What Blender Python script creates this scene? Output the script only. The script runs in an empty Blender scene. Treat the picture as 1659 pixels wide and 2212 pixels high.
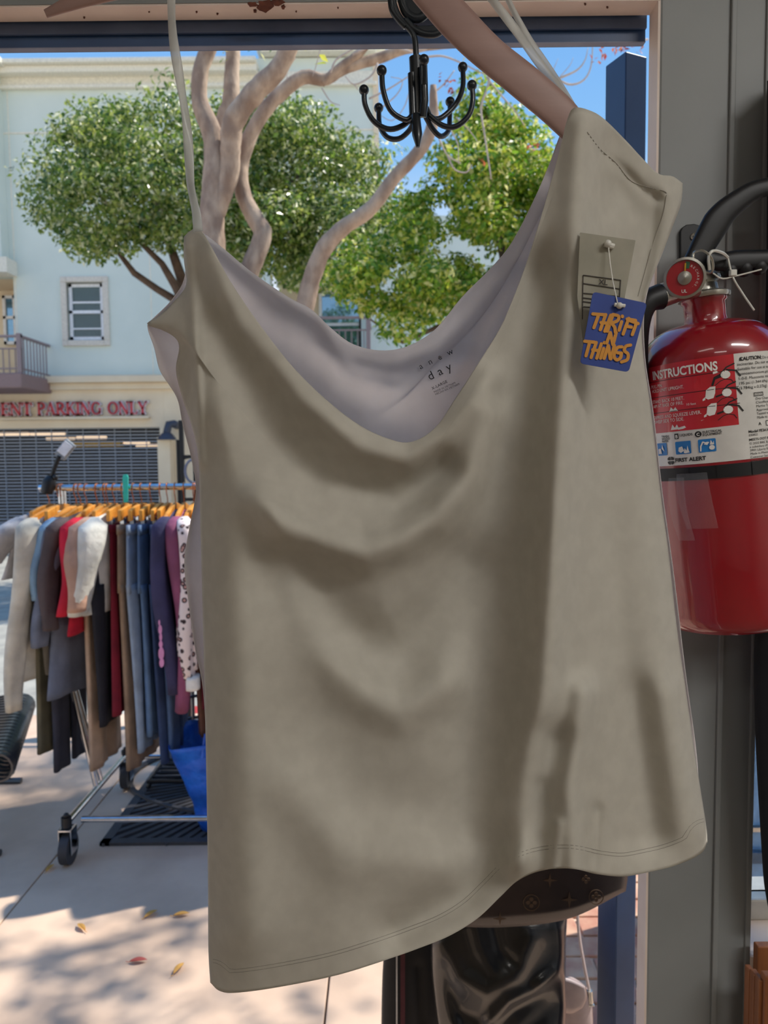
import bpy, math, random
from mathutils import Vector, Matrix, noise
random.seed(7)
PI = math.pi
S = bpy.context.scene
C = S.collection
R_ = math.radians

# ------------------------------------------------------------------ camera
F, W, H = 1650.0, 1659.0, 2212.0
EYE = Vector((0, 0, 1.6))
ROT = Matrix.Rotation(R_(90 - 4.0), 3, 'X') @ Matrix.Rotation(R_(-0.6), 3, 'Z')
cd = bpy.data.cameras.new('camera'); cam = bpy.data.objects.new('camera', cd); C.objects.link(cam)
cd.sensor_fit = 'HORIZONTAL'; cd.sensor_width = 36; cd.lens = 36 * F / W
cd.clip_start = 0.02; cd.clip_end = 400
cd.dof.use_dof = True; cd.dof.focus_distance = 0.70; cd.dof.aperture_fstop = 15
cam.location = EYE; cam.rotation_euler = ROT.to_euler(); S.camera = cam

# ------------------------------------------------------------------ world, sun, exposure
S.view_settings.view_transform = 'Standard'; S.view_settings.look = 'None'
S.view_settings.exposure = 0.0; S.view_settings.gamma = 1; S.view_settings.use_curve_mapping = False
w = bpy.data.worlds.new('sky'); S.world = w; w.use_nodes = True
nt = w.node_tree; bg = nt.nodes['Background']
tc = nt.nodes.new('ShaderNodeTexCoord'); sp = nt.nodes.new('ShaderNodeSeparateXYZ'); cr = nt.nodes.new('ShaderNodeValToRGB')
nt.links.new(tc.outputs['Generated'], sp.inputs[0]); nt.links.new(sp.outputs['Z'], cr.inputs[0]); nt.links.new(cr.outputs[0], bg.inputs[0])
e = cr.color_ramp.elements
e[0].position = 0.0; e[0].color = (1.15, 1.10, 1.02, 1)
e[1].position = 1.0; e[1].color = (0.11, 0.34, 0.86, 1)
x = e.new(0.16); x.color = (0.98, 1.0, 1.03, 1)
x = e.new(0.36); x.color = (0.27, 0.55, 0.95, 1)
x = e.new(0.60); x.color = (0.13, 0.38, 0.88, 1)
bg.inputs[1].default_value = 1.0
sd = bpy.data.lights.new('sun', 'SUN'); sd.energy = 5.4; sd.angle = R_(0.8); sd.color = (1, 0.95, 0.86)
so = bpy.data.objects.new('sun', sd); C.objects.link(so)
SUN = Vector((0.55, 0.22, 0.80)).normalized()
so.rotation_euler = SUN.to_track_quat('Z', 'Y').to_euler(); so.location = (6, 4, 9)

# ------------------------------------------------------------------ helpers
def at(px, py, Y):
    d = ROT @ Vector(((px - W / 2) / F, -(py - H / 2) / F, -1))
    return EYE + d * (Y / d.y)
def gnd(px, py, z=0.0):
    d = ROT @ Vector(((px - W / 2) / F, -(py - H / 2) / F, -1))
    return EYE + d * ((z - EYE.z) / d.z)
def lin(c):
    c = c / 255.0
    return c / 12.92 if c <= 0.04045 else ((c + 0.055) / 1.055) ** 2.4
def col(c): return (lin(c[0]), lin(c[1]), lin(c[2]), 1)
MATS = {}
def mat(name, c, rough=0.7, metal=0.0, noise_=None, bump=None, c2=None, transl=0.0, alpha=1.0, coat=0.0, emit=None, island=None, spec=None, stretch=None, trans=0.0):
    """procedural material: c/c2 mixed by noise scale noise_; bump=(scale,strength); island = list of colours per mesh island"""
    if name in MATS: return MATS[name]
    m = bpy.data.materials.new(name); m.use_nodes = True; MATS[name] = m
    n = m.node_tree; b = n.nodes['Principled BSDF']; L = n.links
    b.inputs['Base Color'].default_value = col(c); b.inputs['Roughness'].default_value = rough
    b.inputs['Metallic'].default_value = metal
    if spec is not None: b.inputs['Specular IOR Level'].default_value = spec
    if coat: b.inputs['Coat Weight'].default_value = coat; b.inputs['Coat Roughness'].default_value = 0.06
    if trans: b.inputs['Transmission Weight'].default_value = trans
    if emit: b.inputs['Emission Color'].default_value = col(emit[0]); b.inputs['Emission Strength'].default_value = emit[1]
    if alpha < 1: b.inputs['Alpha'].default_value = alpha
    t = n.nodes.new('ShaderNodeTexCoord'); mp = n.nodes.new('ShaderNodeMapping'); L.new(t.outputs['Object'], mp.inputs[0])
    if stretch: mp.inputs['Scale'].default_value = stretch
    src = None
    if noise_ is None: noise_ = 30.0
    if c2 is None: c2 = tuple(int(v * 0.93) for v in c)
    no = n.nodes.new('ShaderNodeTexNoise'); no.inputs['Scale'].default_value = noise_; no.inputs['Detail'].default_value = 6
    L.new(mp.outputs[0], no.inputs[0])
    r = n.nodes.new('ShaderNodeValToRGB'); r.color_ramp.elements[0].position = 0.38; r.color_ramp.elements[1].position = 0.64
    r.color_ramp.elements[0].color = col(c2); r.color_ramp.elements[1].color = col(c)
    L.new(no.outputs[0], r.inputs[0]); src = r.outputs[0]
    if island:
        g = n.nodes.new('ShaderNodeNewGeometry'); r = n.nodes.new('ShaderNodeValToRGB'); L.new(g.outputs['Random Per Island'], r.inputs[0])
        el = r.color_ramp.elements
        while len(el) < len(island): el.new(0.5)
        for i, cc in enumerate(island): el[i].position = i / (len(island) - 1); el[i].color = col(cc)
        src = r.outputs[0]
    L.new(src, b.inputs['Base Color'])
    if bump:
        nb = n.nodes.new('ShaderNodeTexNoise'); nb.inputs['Scale'].default_value = bump[0]; nb.inputs['Detail'].default_value = 5
        L.new(mp.outputs[0], nb.inputs[0]); bp = n.nodes.new('ShaderNodeBump'); bp.inputs['Strength'].default_value = bump[1]
        bp.inputs['Distance'].default_value = bump[2] if len(bump) > 2 else 0.01
        L.new(nb.outputs[0], bp.inputs['Height']); L.new(bp.outputs[0], b.inputs['Normal'])
    if transl:
        tr = n.nodes.new('ShaderNodeBsdfTranslucent'); L.new(src, tr.inputs[0]); mx = n.nodes.new('ShaderNodeMixShader')
        mx.inputs[0].default_value = transl; L.new(b.outputs[0], mx.inputs[1]); L.new(tr.outputs[0], mx.inputs[2])
        L.new(mx.outputs[0], n.nodes['Material Output'].inputs[0])
    return m

ORG = {}
def tag(o, label=None, cat=None, group=None, kind=None):
    if label: o['label'] = label
    if cat: o['category'] = cat
    if group: o['group'] = group
    if kind: o['kind'] = kind
    return o
def empty(name, loc, label, cat, group=None, kind=None):
    o = bpy.data.objects.new(name, None); C.objects.link(o); o.location = loc; o.empty_display_size = 0.05
    ORG[o.name] = Vector(loc); return tag(o, label, cat, group, kind)

class MB:
    def __init__(s): s.v = []; s.f = []; s.mi = []; s.M = None; s.cur = 0
    def add(s, vs, fs):
        o = len(s.v)
        s.v += [(s.M @ Vector(p)) if s.M else Vector(p) for p in vs]
        s.f += [tuple(i + o for i in f) for f in fs]; s.mi += [s.cur] * len(fs); return s
    def box(s, a, b):
        x0, y0, z0 = [min(a[i], b[i]) for i in range(3)]; x1, y1, z1 = [max(a[i], b[i]) for i in range(3)]
        return s.add([(x0,y0,z0),(x1,y0,z0),(x1,y1,z0),(x0,y1,z0),(x0,y0,z1),(x1,y0,z1),(x1,y1,z1),(x0,y1,z1)],
              [(0,3,2,1),(4,5,6,7),(0,1,5,4),(1,2,6,5),(2,3,7,6),(3,0,4,7)])
    def tube(s, pts, r, seg=10, cap=True, flat=1.0):
        pts = [Vector(p) for p in pts]; n = len(pts)
        if not hasattr(r, '__len__'): r = [r] * n
        vs = []; fs = []; up = None
        for i in range(n):
            t = (pts[min(i+1, n-1)] - pts[max(i-1, 0)]).normalized()
            if up is None: up = t.orthogonal().normalized()
            up = (up - t * up.dot(t)); up = up.normalized() if up.length > 1e-6 else t.orthogonal().normalized()
            sd_ = t.cross(up)
            for k in range(seg):
                a = 2 * PI * k / seg; vs.append(pts[i] + (up * math.cos(a) + sd_ * math.sin(a) * flat) * r[i])
        for i in range(n - 1):
            for k in range(seg):
                fs.append((i*seg+k, i*seg+(k+1) % seg, (i+1)*seg+(k+1) % seg, (i+1)*seg+k))
        if cap: fs += [tuple(range(seg))[::-1], tuple((n-1)*seg+k for k in range(seg))]
        return s.add(vs, fs)
    def lathe(s, prof, seg=48, c=(0,0,0)):
        vs = []; fs = []
        for r, z in prof:
            for k in range(seg):
                a = 2*PI*k/seg; vs.append((c[0]+r*math.cos(a), c[1]+r*math.sin(a), c[2]+z))
        for i in range(len(prof)-1):
            for k in range(seg):
                fs.append((i*seg+k, i*seg+(k+1) % seg, (i+1)*seg+(k+1) % seg, (i+1)*seg+k))
        fs += [tuple(range(seg))[::-1], tuple((len(prof)-1)*seg+k for k in range(seg))]
        return s.add(vs, fs)
    def ball(s, c, r, seg=14, n=9):
        return s.lathe([(max(1e-4, r*math.sin(PI*i/(n-1))), -r*math.cos(PI*i/(n-1))) for i in range(n)], seg, c)
    def prism(s, poly, off):
        """extrude polygon (list of 3D points) by vector off"""
        n = len(poly); off = Vector(off)
        return s.add([Vector(p) for p in poly] + [Vector(p) + off for p in poly],
              [tuple(range(n)), tuple(range(n, 2*n))[::-1]] + [(i, i+n, (i+1) % n + n, (i+1) % n) for i in range(n)])
    def grid(s, P):
        nv = len(P); nu = len(P[0])
        return s.add([p for row in P for p in row], [(j*nu+i, j*nu+i+1, (j+1)*nu+i+1, (j+1)*nu+i) for j in range(nv-1) for i in range(nu-1)])
    def build(s, name, m, parent=None, smooth=True, origin=None, bevel=0, solid=0, subsurf=0, label=None, ang=40):
        me = bpy.data.meshes.new(name)
        if parent is not None: o0 = ORG[parent.name]
        elif origin is not None: o0 = Vector(origin)
        else:
            lo = [min(p[i] for p in s.v) for i in range(3)]; hi = [max(p[i] for p in s.v) for i in range(3)]
            o0 = Vector(((lo[0]+hi[0])/2, (lo[1]+hi[1])/2, lo[2]))
        me.from_pydata([p - o0 for p in s.v], [], s.f)
        for mm in (m if isinstance(m, (list, tuple)) else [m]): me.materials.append(mm)
        if isinstance(m, (list, tuple)): me.polygons.foreach_set('material_index', s.mi)
        o = bpy.data.objects.new(name, me); C.objects.link(o)
        if smooth:
            me.polygons.foreach_set('use_smooth', [True] * len(me.polygons))
            if ang and not subsurf:
                try: me.set_sharp_from_angle(angle=R_(ang))
                except Exception: pass
        if parent is not None: o.parent = parent
        else: o.location = o0
        ORG[o.name] = o0
        if bevel:
            b = o.modifiers.new('bevel', 'BEVEL'); b.width = bevel; b.segments = 2; b.limit_method = 'ANGLE'
        if solid:
            q = o.modifiers.new('thick', 'SOLIDIFY'); q.thickness = solid; q.offset = 0
        if subsurf:
            q = o.modifiers.new('sub', 'SUBSURF'); q.levels = subsurf; q.render_levels = subsurf
        if label: o['label'] = label
        return o

def spline(pts, n):
    """Catmull-Rom through pts, n samples evenly by length"""
    P = [Vector(p) for p in pts]
    if len(P) == 2: return [P[0].lerp(P[1], i/(n-1)) for i in range(n)]
    P = [P[0]*2 - P[1]] + P + [P[-1]*2 - P[-2]]
    d = []
    for i in range(1, len(P)-2):
        for k in range(24):
            t = k/24.0; p0, p1, p2, p3 = P[i-1:i+3]
            d.append(0.5*((2*p1) + (p2-p0)*t + (2*p0-5*p1+4*p2-p3)*t*t + (3*p1-p0-3*p2+p3)*t**3))
    d.append(P[-2]); cum = [0]
    for i in range(1, len(d)): cum.append(cum[-1] + (d[i]-d[i-1]).length)
    out = []; j = 0
    for i in range(n):
        t = cum[-1]*i/(n-1)
        while j < len(d)-2 and cum[j+1] < t: j += 1
        q = (t-cum[j])/max(1e-9, cum[j+1]-cum[j]); out.append(d[j].lerp(d[j+1], min(1, max(0, q))))
    return out
def coons(T, B, Lf, Rt, nu, nv):
    T = spline(T, nu); B = spline(B, nu); Lf = spline(Lf, nv); Rt = spline(Rt, nv); out = []
    for j in range(nv):
        v = j/(nv-1); row = []
        for i in range(nu):
            u = i/(nu-1)
            row.append(T[i]*(1-v) + B[i]*v + Lf[j]*(1-u) + Rt[j]*u - (T[0]*(1-u)*(1-v) + T[-1]*u*(1-v) + B[0]*(1-u)*v + B[-1]*u*v))
        out.append(row)
    return out
def v2(l): return [Vector((a, b, 0)) for a, b in l]
def seg_d(p, a, b):
    ab = b-a; t = max(0, min(1, (p-a).dot(ab)/max(1e-9, ab.length_squared))); return (p-(a+ab*t)).length
class Ridge:
    def __init__(s, pts, w, amp): s.p = v2(pts); s.w = w; s.a = amp
    def __call__(s, q):
        d = min(seg_d(q, s.p[i], s.p[i+1]) for i in range(len(s.p)-1)); return s.a * math.exp(-(d/s.w)**2) if d < 3*s.w else 0.0
def text_mesh(txt, size=1.0, bold=0.0, spacing=1.0, align='LEFT', shear=0.0):
    c = bpy.data.curves.new('t', 'FONT'); c.body = txt; c.size = size; c.offset = bold; c.space_character = spacing; c.align_x = align; c.shear = shear
    c.resolution_u = 3
    o = bpy.data.objects.new('t', c); C.objects.link(o); dg = bpy.context.evaluated_depsgraph_get(); dg.update()
    me = bpy.data.meshes.new_from_object(o.evaluated_get(dg))
    vs = [v.co.copy() for v in me.vertices]; fs = [tuple(p.vertices) for p in me.polygons]
    bpy.data.objects.remove(o); bpy.data.curves.remove(c); bpy.data.meshes.remove(me)
    return vs, fs

# ------------------------------------------------------------------ materials of the setting
m_pillar = mat('painted_grey', (138,141,141), 0.5, c2=(131,134,134), noise_=6, bump=(40,0.15,0.002))
m_cream = mat('cream_paint', (232,216,205), 0.5, c2=(222,204,192), noise_=12, bump=(30,0.3,0.002))
m_slate = mat('slate_blue_paint', (88,104,134), 0.45, c2=(78,94,124), noise_=20)
m_blue = mat('navy_blue_paint', (46,76,118), 0.4, c2=(42,70,110), noise_=15)
m_greyedge = mat('grey_edge', (130,135,155), 0.5)
m_inwall = mat('store_wall', (205,200,190), 0.8)
m_floor_in = mat('store_floor', (150,130,110), 0.6)

# ------------------------------------------------------------------ the shop: room round the camera
WY = 0.93
jr = at(1411, 1100, WY).x; lt = at(830, 2, WY).z
def struct(mb, name, m, **k): return tag(mb.build(name, m, **k), kind='structure')
pr = at(1640, 1100, WY).x                       # right edge of the pillar
b = MB(); b.box((jr, WY, 0), (pr, WY+0.03, 3.0)); struct(b, 'wall_front', m_pillar, smooth=False, bevel=0.003)
b = MB(); sx = at(1556, 1100, WY).x; b.box((sx, WY-0.004, 0), (sx+0.007, WY+0.01, 3.0)); b.box((pr-0.006, WY-0.003, 0), (pr+0.001, WY+0.01, 3.0))
struct(b, 'trim_1', m_pillar, smooth=False, bevel=0.0015)
b = MB(); b.box((-1.6, WY, lt), (jr, WY+0.03, 3.0)); b.box((pr, WY, lt+0.02), (2.2, WY+0.03, 3.0)); struct(b, 'wall_front', m_pillar, smooth=False)
b = MB(); b.box((-2.4, WY, 0), (-1.6, WY+0.14, 3.0)); struct(b, 'wall_front', m_pillar, smooth=False)
b = MB(); b.box((-2.4, -4.5, -0.1), (2.3, WY+0.14, 0)); struct(b, 'floor', m_floor_in, smooth=False)
b = MB(); b.box((-2.4, -4.5, 3.0), (2.3, WY+0.14, 3.1)); struct(b, 'ceiling', m_inwall, smooth=False)
b = MB(); b.box((-2.5, -4.5, 0), (-2.4, WY+0.14, 3.0)); struct(b, 'wall_left', m_inwall, smooth=False)
b = MB(); b.box((2.2, -4.5, 0), (2.3, WY+0.14, 3.0)); struct(b, 'wall_right', m_inwall, smooth=False)
b = MB(); b.box((-2.4, -4.6, 0), (2.3, -4.5, 3.0)); struct(b, 'wall_back', m_inwall, smooth=False)
# layered head of the opening: cream board, slate board, navy board, thin grey edge
def zpx(py, Y): return at(830, py, Y).z
Y1, Y2, Y3 = WY+0.005, WY+0.05, WY+0.10
head = empty('window_1', (0, WY, lt), None, None, kind='structure')
xr = jr-0.002
b = MB(); b.box((-1.6, WY+0.001, lt-0.002), (jr, WY+0.031, lt+0.001)); cream = b.build('cream_board', m_cream, head, smooth=False)
b = MB(); b.box((xr, WY+0.001, 0), (jr+0.001, WY+0.031, lt)); b.build('side_board', m_cream, head, smooth=False)
YS = WY+0.034; pxr = jr-0.004
b = MB(); b.box((-1.6, YS, zpx(66, YS)), (pxr, YS+0.004, lt+0.05)); b.build('slate_board', m_slate, head, smooth=False)
b = MB(); b.box((-1.6, YS+0.005, zpx(91, YS)), (pxr, YS+0.016, lt+0.05)); b.build('navy_board', m_blue, head, smooth=False)
b = MB(); b.box((-1.6, YS+0.004, zpx(91.5, YS)-0.0008), (pxr, YS+0.013, zpx(91, YS))); b.build('grey_edge', m_greyedge, head, smooth=False)
# chipped paint patches on the cream board
m_chip = mat('bare_wood_chip', (112,66,48), 0.9, c2=(86,48,36), noise_=80)
b = MB()
for (px, py, wd, ht) in ((545,10,22,5),(572,14,30,16),(600,6,24,7),(551,25,6,4),(612,16,7,5),(470,31,4,2),(425,27,4,2),(640,26,3,1.5),(1264,10,5,2),(1312,17,4,2),(730,18,3,1.5),(182,39,4,2),(322,27,3,1.2)):
    n = 13; poly = []
    rr = random.Random(px)
    for k in range(n):
        a = 2*PI*k/n; q = rr.uniform(0.6, 1.1); poly.append(gnd(px+math.cos(a)*wd/1.6*q, py+math.sin(a)*ht*q, lt-0.0032))
    b.prism(poly, (0, 0, 0.001))
b.build('paint_chips', m_chip, cream, smooth=False)

# second window right of the pillar: glass, frame, sill
m_glass = mat('window_glass', (250,252,255), 0.02, trans=1.0, spec=0.3); m_glass.node_tree.nodes['Principled BSDF'].inputs['IOR'].default_value = 1.02
m_alu = mat('worn_aluminium', (190,188,180), 0.4, 0.6)
wn = empty('window_2', (1.2, WY+0.1, 0.9), None, None, kind='structure')
zs = zpx(1925, WY+0.1)
b = MB(); b.box((pr, WY+0.09, zs), (2.2, WY+0.094, lt)); b.build('pane', m_glass, wn, smooth=False)
b = MB(); b.box((pr, WY+0.07, zs-0.03), (2.2, WY+0.13, zs)); b.build('window_frame', m_alu, wn, smooth=False, bevel=0.003)
b = MB(); b.box((pr, WY-0.005, zs-0.085), (2.2, WY+0.135, zs-0.03)); b.build('sill', m_cream, wn, smooth=False, bevel=0.004)
b = MB(); b.box((pr, WY, 0), (2.2, WY+0.14, zs-0.085)); struct(b, 'wall_front', m_pillar, smooth=False)

# unseen ceiling panels added as fill light for the shirt and room
m_tube = mat('fill_diffuser', (255,250,240), 0.5, emit=((255,248,235), 3.0))
m_white = mat('white_metal', (235,235,232), 0.4)
for i, (lx, ly) in enumerate(((-0.9,-1.3),(1.4,-0.9),(0.0,-2.8))):
    t = empty('fill_panel', (lx, ly, 2.93), ['unseen fill light panel added on the left of the shirt', 'unseen fill light panel added on the right of the shirt', 'unseen fill light panel added at the back of the shop'][i], 'ceiling light', 'added fill panels')
    b = MB(); b.box((lx-0.63, ly-0.18, 2.95), (lx+0.63, ly+0.18, 3.0)); b.build('housing', m_white, t, smooth=False)
    b = MB(); b.box((lx-0.6, ly-0.15, 2.94), (lx+0.6, ly+0.15, 2.95)); b.build('diffuser', m_tube, t, smooth=False)
    a = bpy.data.lights.new('fill_light', 'AREA'); a.shape = 'RECTANGLE'; a.size = 1.2; a.size_y = 0.3; a.energy = (1.5, 33.0, 8.0)[i]; a.color = (1, 0.98, 0.95)
    ao = bpy.data.objects.new('fill_light', a); C.objects.link(ao); ao.location = (0, 0, 0.0); ao.parent = t

# ------------------------------------------------------------------ ground outside
m_conc = mat('pink_concrete', (226,196,170), 0.85, c2=(205,176,152), noise_=3.5, bump=(60,0.15,0.003))
m_joint = mat('dark_joint', (90,75,66), 0.9)
m_asph = mat('pale_asphalt', (176,172,160), 0.9, c2=(150,147,138), noise_=4, bump=(50,0.2,0.004))
m_curb = mat('kerb_concrete', (205,198,186), 0.85)
m_redpaint = mat('red_kerb_paint', (190,60,60), 0.7)
b = MB(); b.box((-12, WY+0.14, -0.2), (12, 4.75, -0.012)); tag(b.build('sidewalk_base', m_joint, smooth=False), kind='structure')
b = MB(); xs = [-12,-8.35,-6.0,-4.85,-3.68,-2.515,-1.35,-0.185,0.98,2.145,3.3,4.5,7,12]; ys = [WY+0.14, 2.05, 4.75]
for i in range(len(xs)-1):
    for j in range(len(ys)-1): b.box((xs[i]+.003, ys[j]+(.003 if j else 0), -0.1), (xs[i+1]-.003, ys[j+1]-.003, 0))
tag(b.build('sidewalk', m_conc, smooth=False, bevel=0.003), kind='structure')
b = MB(); b.box((-14, 4.75, -0.3), (1.0 - 2.3, 4.9, 0)); b.box((3, 4.75, -0.3), (14, 4.9, 0)); tag(b.build('kerb', m_curb, smooth=False, bevel=0.01), kind='structure')
b = MB(); b.box((-1.3, 4.75, -0.3), (3, 4.9, 0.001)); tag(b.build('red_kerb', m_redpaint, smooth=False, bevel=0.01), kind='structure')
b = MB(); b.box((-40, 4.9, -0.4), (40, 14.2, -0.15)); tag(b.build('street', m_asph, smooth=False), kind='structure')
b = MB(); b.box((-40, 14.2, -0.4), (40, 45, 0.0)); tag(b.build('far_sidewalk', m_curb, smooth=False, bevel=0.01), kind='structure')
# brick paving patch by the post
m_brick = mat('paving_brick', (214,176,146), 0.85, c2=(186,130,108), noise_=9, bump=(60,0.3,0.004))
b = MB(); rr = random.Random(3)
for j in range(14):
    for i in range(6):
        x0 = 0.44 + i*0.21 + (0.1 if j % 2 else 0); y0 = 1.6 + j*0.105
        b.box((x0, y0, 0), (x0+0.2, y0+0.095, 0.008+rr.uniform(0, .004)))
tag(b.build('brick_paving', m_brick, smooth=False, bevel=0.003), kind='structure')

# ------------------------------------------------------------------ building across the street
FY = 17.8
m_teal = mat('pale_teal_stucco', (218,226,216), 0.9, c2=(211,220,210), noise_=0.9, bump=(60,0.2,0.01))
m_sand = mat('cream_stucco', (238,220,190), 0.9, c2=(228,208,178), noise_=1.2)
m_corn = mat('cornice_plaster', (240,234,216), 0.85)
m_frame = mat('window_frame_white', (245,245,245), 0.5)
m_trimb = mat('window_surround', (225,216,200), 0.8)
m_pane = mat('dark_glass', (26,48,62), 0.05, spec=1.0)
m_bpane = mat('sky_glass', (120,160,190), 0.03, metal=0.85)
m_rail = mat('brown_rail', (150,132,132), 0.6)
m_dark = mat('dark_interior', (60,58,56), 0.9)
def X(px, Y=FY, py=700): return at(px, py, Y).x
def Z(py, Y=FY, px=400): return at(px, py, Y).z
def cells(b, x0, x1, z0, z1, holes, y0, y1):
    xs = sorted({x0, x1} | {h[0] for h in holes} | {h[1] for h in holes}); zs_ = sorted({z0, z1} | {h[2] for h in holes} | {h[3] for h in holes})
    for i in range(len(xs)-1):
        for j in range(len(zs_)-1):
            cx, cz = (xs[i]+xs[i+1])/2, (zs_[j]+zs_[j+1])/2
            if cx < x0 or cx > x1 or cz < z0 or cz > z1: continue
            if any(h[0] < cx < h[1] and h[2] < cz < h[3] for h in holes): continue
            b.box((xs[i], y0, zs_[j]), (xs[i+1], y1, zs_[j+1]))
bl = empty('apartment_building', (-6, FY, 0), 'pale teal and cream three storey apartment block across the street', 'building')
zc = Z(808); zroof = Z(128)
win = (X(146,py=670), X(224,py=670), Z(733), Z(608))
bal = (X(585), X(800), zc, Z(585))
lbal = (-30.0, X(33), zc, Z(590))
b = MB(); cells(b, -30, X(812,py=250), zc, zroof, [win, bal, lbal], FY, FY+0.4)
b.box((-30, FY+0.4, zc), (-29.6, FY+10, zroof)); b.box((X(812,py=250)-0.4, FY+0.4, zc), (X(812,py=250), FY+10, zroof))
b.build('upper_wall', m_teal, bl, smooth=False)
b = MB(); b.box((X(812,py=250), FY+0.05, zc), (X(1320), FY+8, Z(470))); b.build('side_wing', m_teal, bl, smooth=False)
# shallow pilaster, seams and the stepped taller part right of px 560
b = MB(); b.box((X(566,py=110), FY-0.25, Z(125)), (X(814,py=110), FY+0.5, Z(60))); b.box((X(566,py=110)-0.15, FY-0.4, Z(105)), (X(814,py=110)+0.2, FY+0.5, Z(40)))
b.build('tower_parapet', m_corn, bl, smooth=False, bevel=0.03)
b = MB()
b.box((-30, FY-0.42, Z(131,Y=FY-.42)), (X(570), FY+0.4, Z(121,Y=FY-.42))); b.box((-30, FY-0.30, Z(152,Y=FY-.3)), (X(570), FY+0.4, Z(131,Y=FY-.42))); b.box((-30, FY-0.12, Z(160)), (X(570), FY+0.4, Z(152)))
b.box((-30, FY-0.12, Z(192)), (X(814,py=200), FY+0.01, Z(184)))
b.box((-30, FY-0.05, Z(184)), (X(814,py=200), FY+0.01, Z(158)))
b.build('cornice', m_corn, bl, smooth=False, bevel=0.02)
b = MB()
for py in (284,): b.box((-30, FY-0.02, Z(py+1.5)), (X(812,py=280), FY+0.005, Z(py-1.5)))
for px in (37, 328): b.box((X(px)-0.012, FY-0.006, zc), (X(px)+0.012, FY+0.005, Z(194)))
b.build('wall_seams', m_corn, bl, smooth=False)
b = MB(); b.box((X(806,py=200), FY-0.06, Z(440)), (X(818,py=200), FY+0.3, Z(120))); b.build('corner_post', m_sand, bl, smooth=False)
# left block standing forward, its sunlit right side
b = MB(); b.box((-30, FY-0.36, Z(575)), (X(10,Y=FY-.36), FY, Z(112,Y=FY-.36))); b.build('left_bay', m_teal, bl, smooth=False)
b = MB(); b.box((-30, FY-.75, Z(118,Y=FY-.75)), (X(14,Y=FY-.75), FY, Z(104,Y=FY-.75))); b.box((-30, FY-.55, Z(134,Y=FY-.55)), (X(13,Y=FY-.55), FY, Z(118,Y=FY-.55))); b.box((-30, FY-.40, Z(168,Y=FY-.4)), (X(11,Y=FY-.4), FY, Z(162,Y=FY-.4)))
b.build('bay_cornice', m_corn, bl, smooth=False, bevel=0.02)
b = MB(); b.box((-30, FY-.5, Z(583,Y=FY-.5)), (X(20,Y=FY-.5), FY, Z(550,Y=FY-.5))); b.build('bay_soffit', m_corn, bl, smooth=False)
# balconies
def balcony(x0, x1, zf, zt, name):
    b = MB(); b.box((x0, FY-1.5, zf-0.32), (x1, FY, zf)); sl = b.build(name, mat('balcony_slab_mauve', (150,125,122), 0.8), bl, smooth=False, bevel=0.03)
    b = MB()
    b.box((x0, FY-1.45, zt-0.05), (x1, FY-1.38, zt)); b.box((x0, FY-1.44, zt-0.3), (x1, FY-1.40, zt-0.27)); b.box((x0, FY-1.44, zf+0.08), (x1, FY-1.40, zf+0.11))
    b.box((x1-0.07, FY-1.45, zt-0.05), (x1, FY, zt)); b.box((x1-0.05, FY-1.44, zf+0.08), (x1-0.02, FY, zf+0.11))
    n = min(60, int((x1-x0)/0.13))
    for i in range(n): b.box((x1-0.02-i*0.13, FY-1.43, zf), (x1-i*0.13, FY-1.41, zt-0.27))
    for i in range(9): b.box((x1-0.05, FY-1.4+i*0.155, zf), (x1-0.03, FY-1.38+i*0.155, zt))
    b.box((x1-0.09, FY-1.47, zf), (x1, FY-1.37, zt+0.03))
    b.build('railing', m_rail, sl, smooth=False)
zt_ = Z(720,Y=FY-1.4)
balcony(-12, X(48,Y=FY-1.4,py=760), Z(802,Y=FY-1.4), zt_, 'balcony')
balcony(X(620), X(802), zc+0.02, Z(712), 'balcony')
for (x0, x1, z0, z1) in (bal, lbal):
    x0 = max(x0, -13)
    b = MB(); b.box((x0, FY+1.6, z0), (x1, FY+1.7, z1)); b.box((x1, FY+0.4, z0), (x1+0.1, FY+1.7, z1)); b.box((x0, FY+0.4, z1), (x1, FY+1.7, z1+0.1)); b.box((x0, FY+0.4, z0-0.1), (x1, FY+1.7, z0)); b.build('recess_wall', m_sand, bl, smooth=False)
def sash(x0, x1, z0, z1, y, pane, name='window', blind=True, split=0.5):
    f = 0.07; b = MB()
    b.box((x0, y-0.05, z0), (x0+f, y+0.05, z1)); b.box((x1-f, y-0.05, z0), (x1, y+0.05, z1)); b.box((x0, y-0.05, z0), (x1, y+0.05, z0+f)); b.box((x0, y-0.05, z1-f), (x1, y+0.05, z1))
    zm = z0+(z1-z0)*split; b.box((x0, y-0.05, zm-0.035), (x1, y+0.05, zm+0.035))
    if blind:
        b.box((x0, y-0.03, zm-(zm-z0)*0.62), (x1, y+0.02, zm-(zm-z0)*0.57)); b.box((x0, y-0.03, zm+0.2), (x1, y+0.02, zm+0.24))
    w_ = b.build(name, m_frame, bl, smooth=False)
    b = MB(); b.box((x0+f, y, z0+f), (x1-f, y+0.02, z1-f)); b.build('pane', pane, w_, smooth=False)
    if blind:
        b = MB()
        z = z1-f
        while z > z0+f: b.box((x0+f, y-0.012, z-0.018), (x1-f, y-0.004, z)); z -= 0.045
        b.build('blind', mat('blind_slats', (105,135,135), 0.6), w_, smooth=False)
sash(win[0]+0.02, win[1]-0.02, win[2]+0.02, win[3]-0.02, FY+0.1, m_pane)
b = MB(); t_ = 0.13
cells(b, win[0]-t_, win[1]+t_, win[2]-t_, win[3]+t_, [win], FY-0.06, FY+0.05); b.build('window_surround', m_trimb, bl, smooth=False, bevel=0.015)
sash(X(-60), X(37,Y=FY+1.5), Z(740,Y=FY+1.5), Z(635,Y=FY+1.5), FY+1.5, m_bpane, 'balcony_door', False, 0.55)
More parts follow.
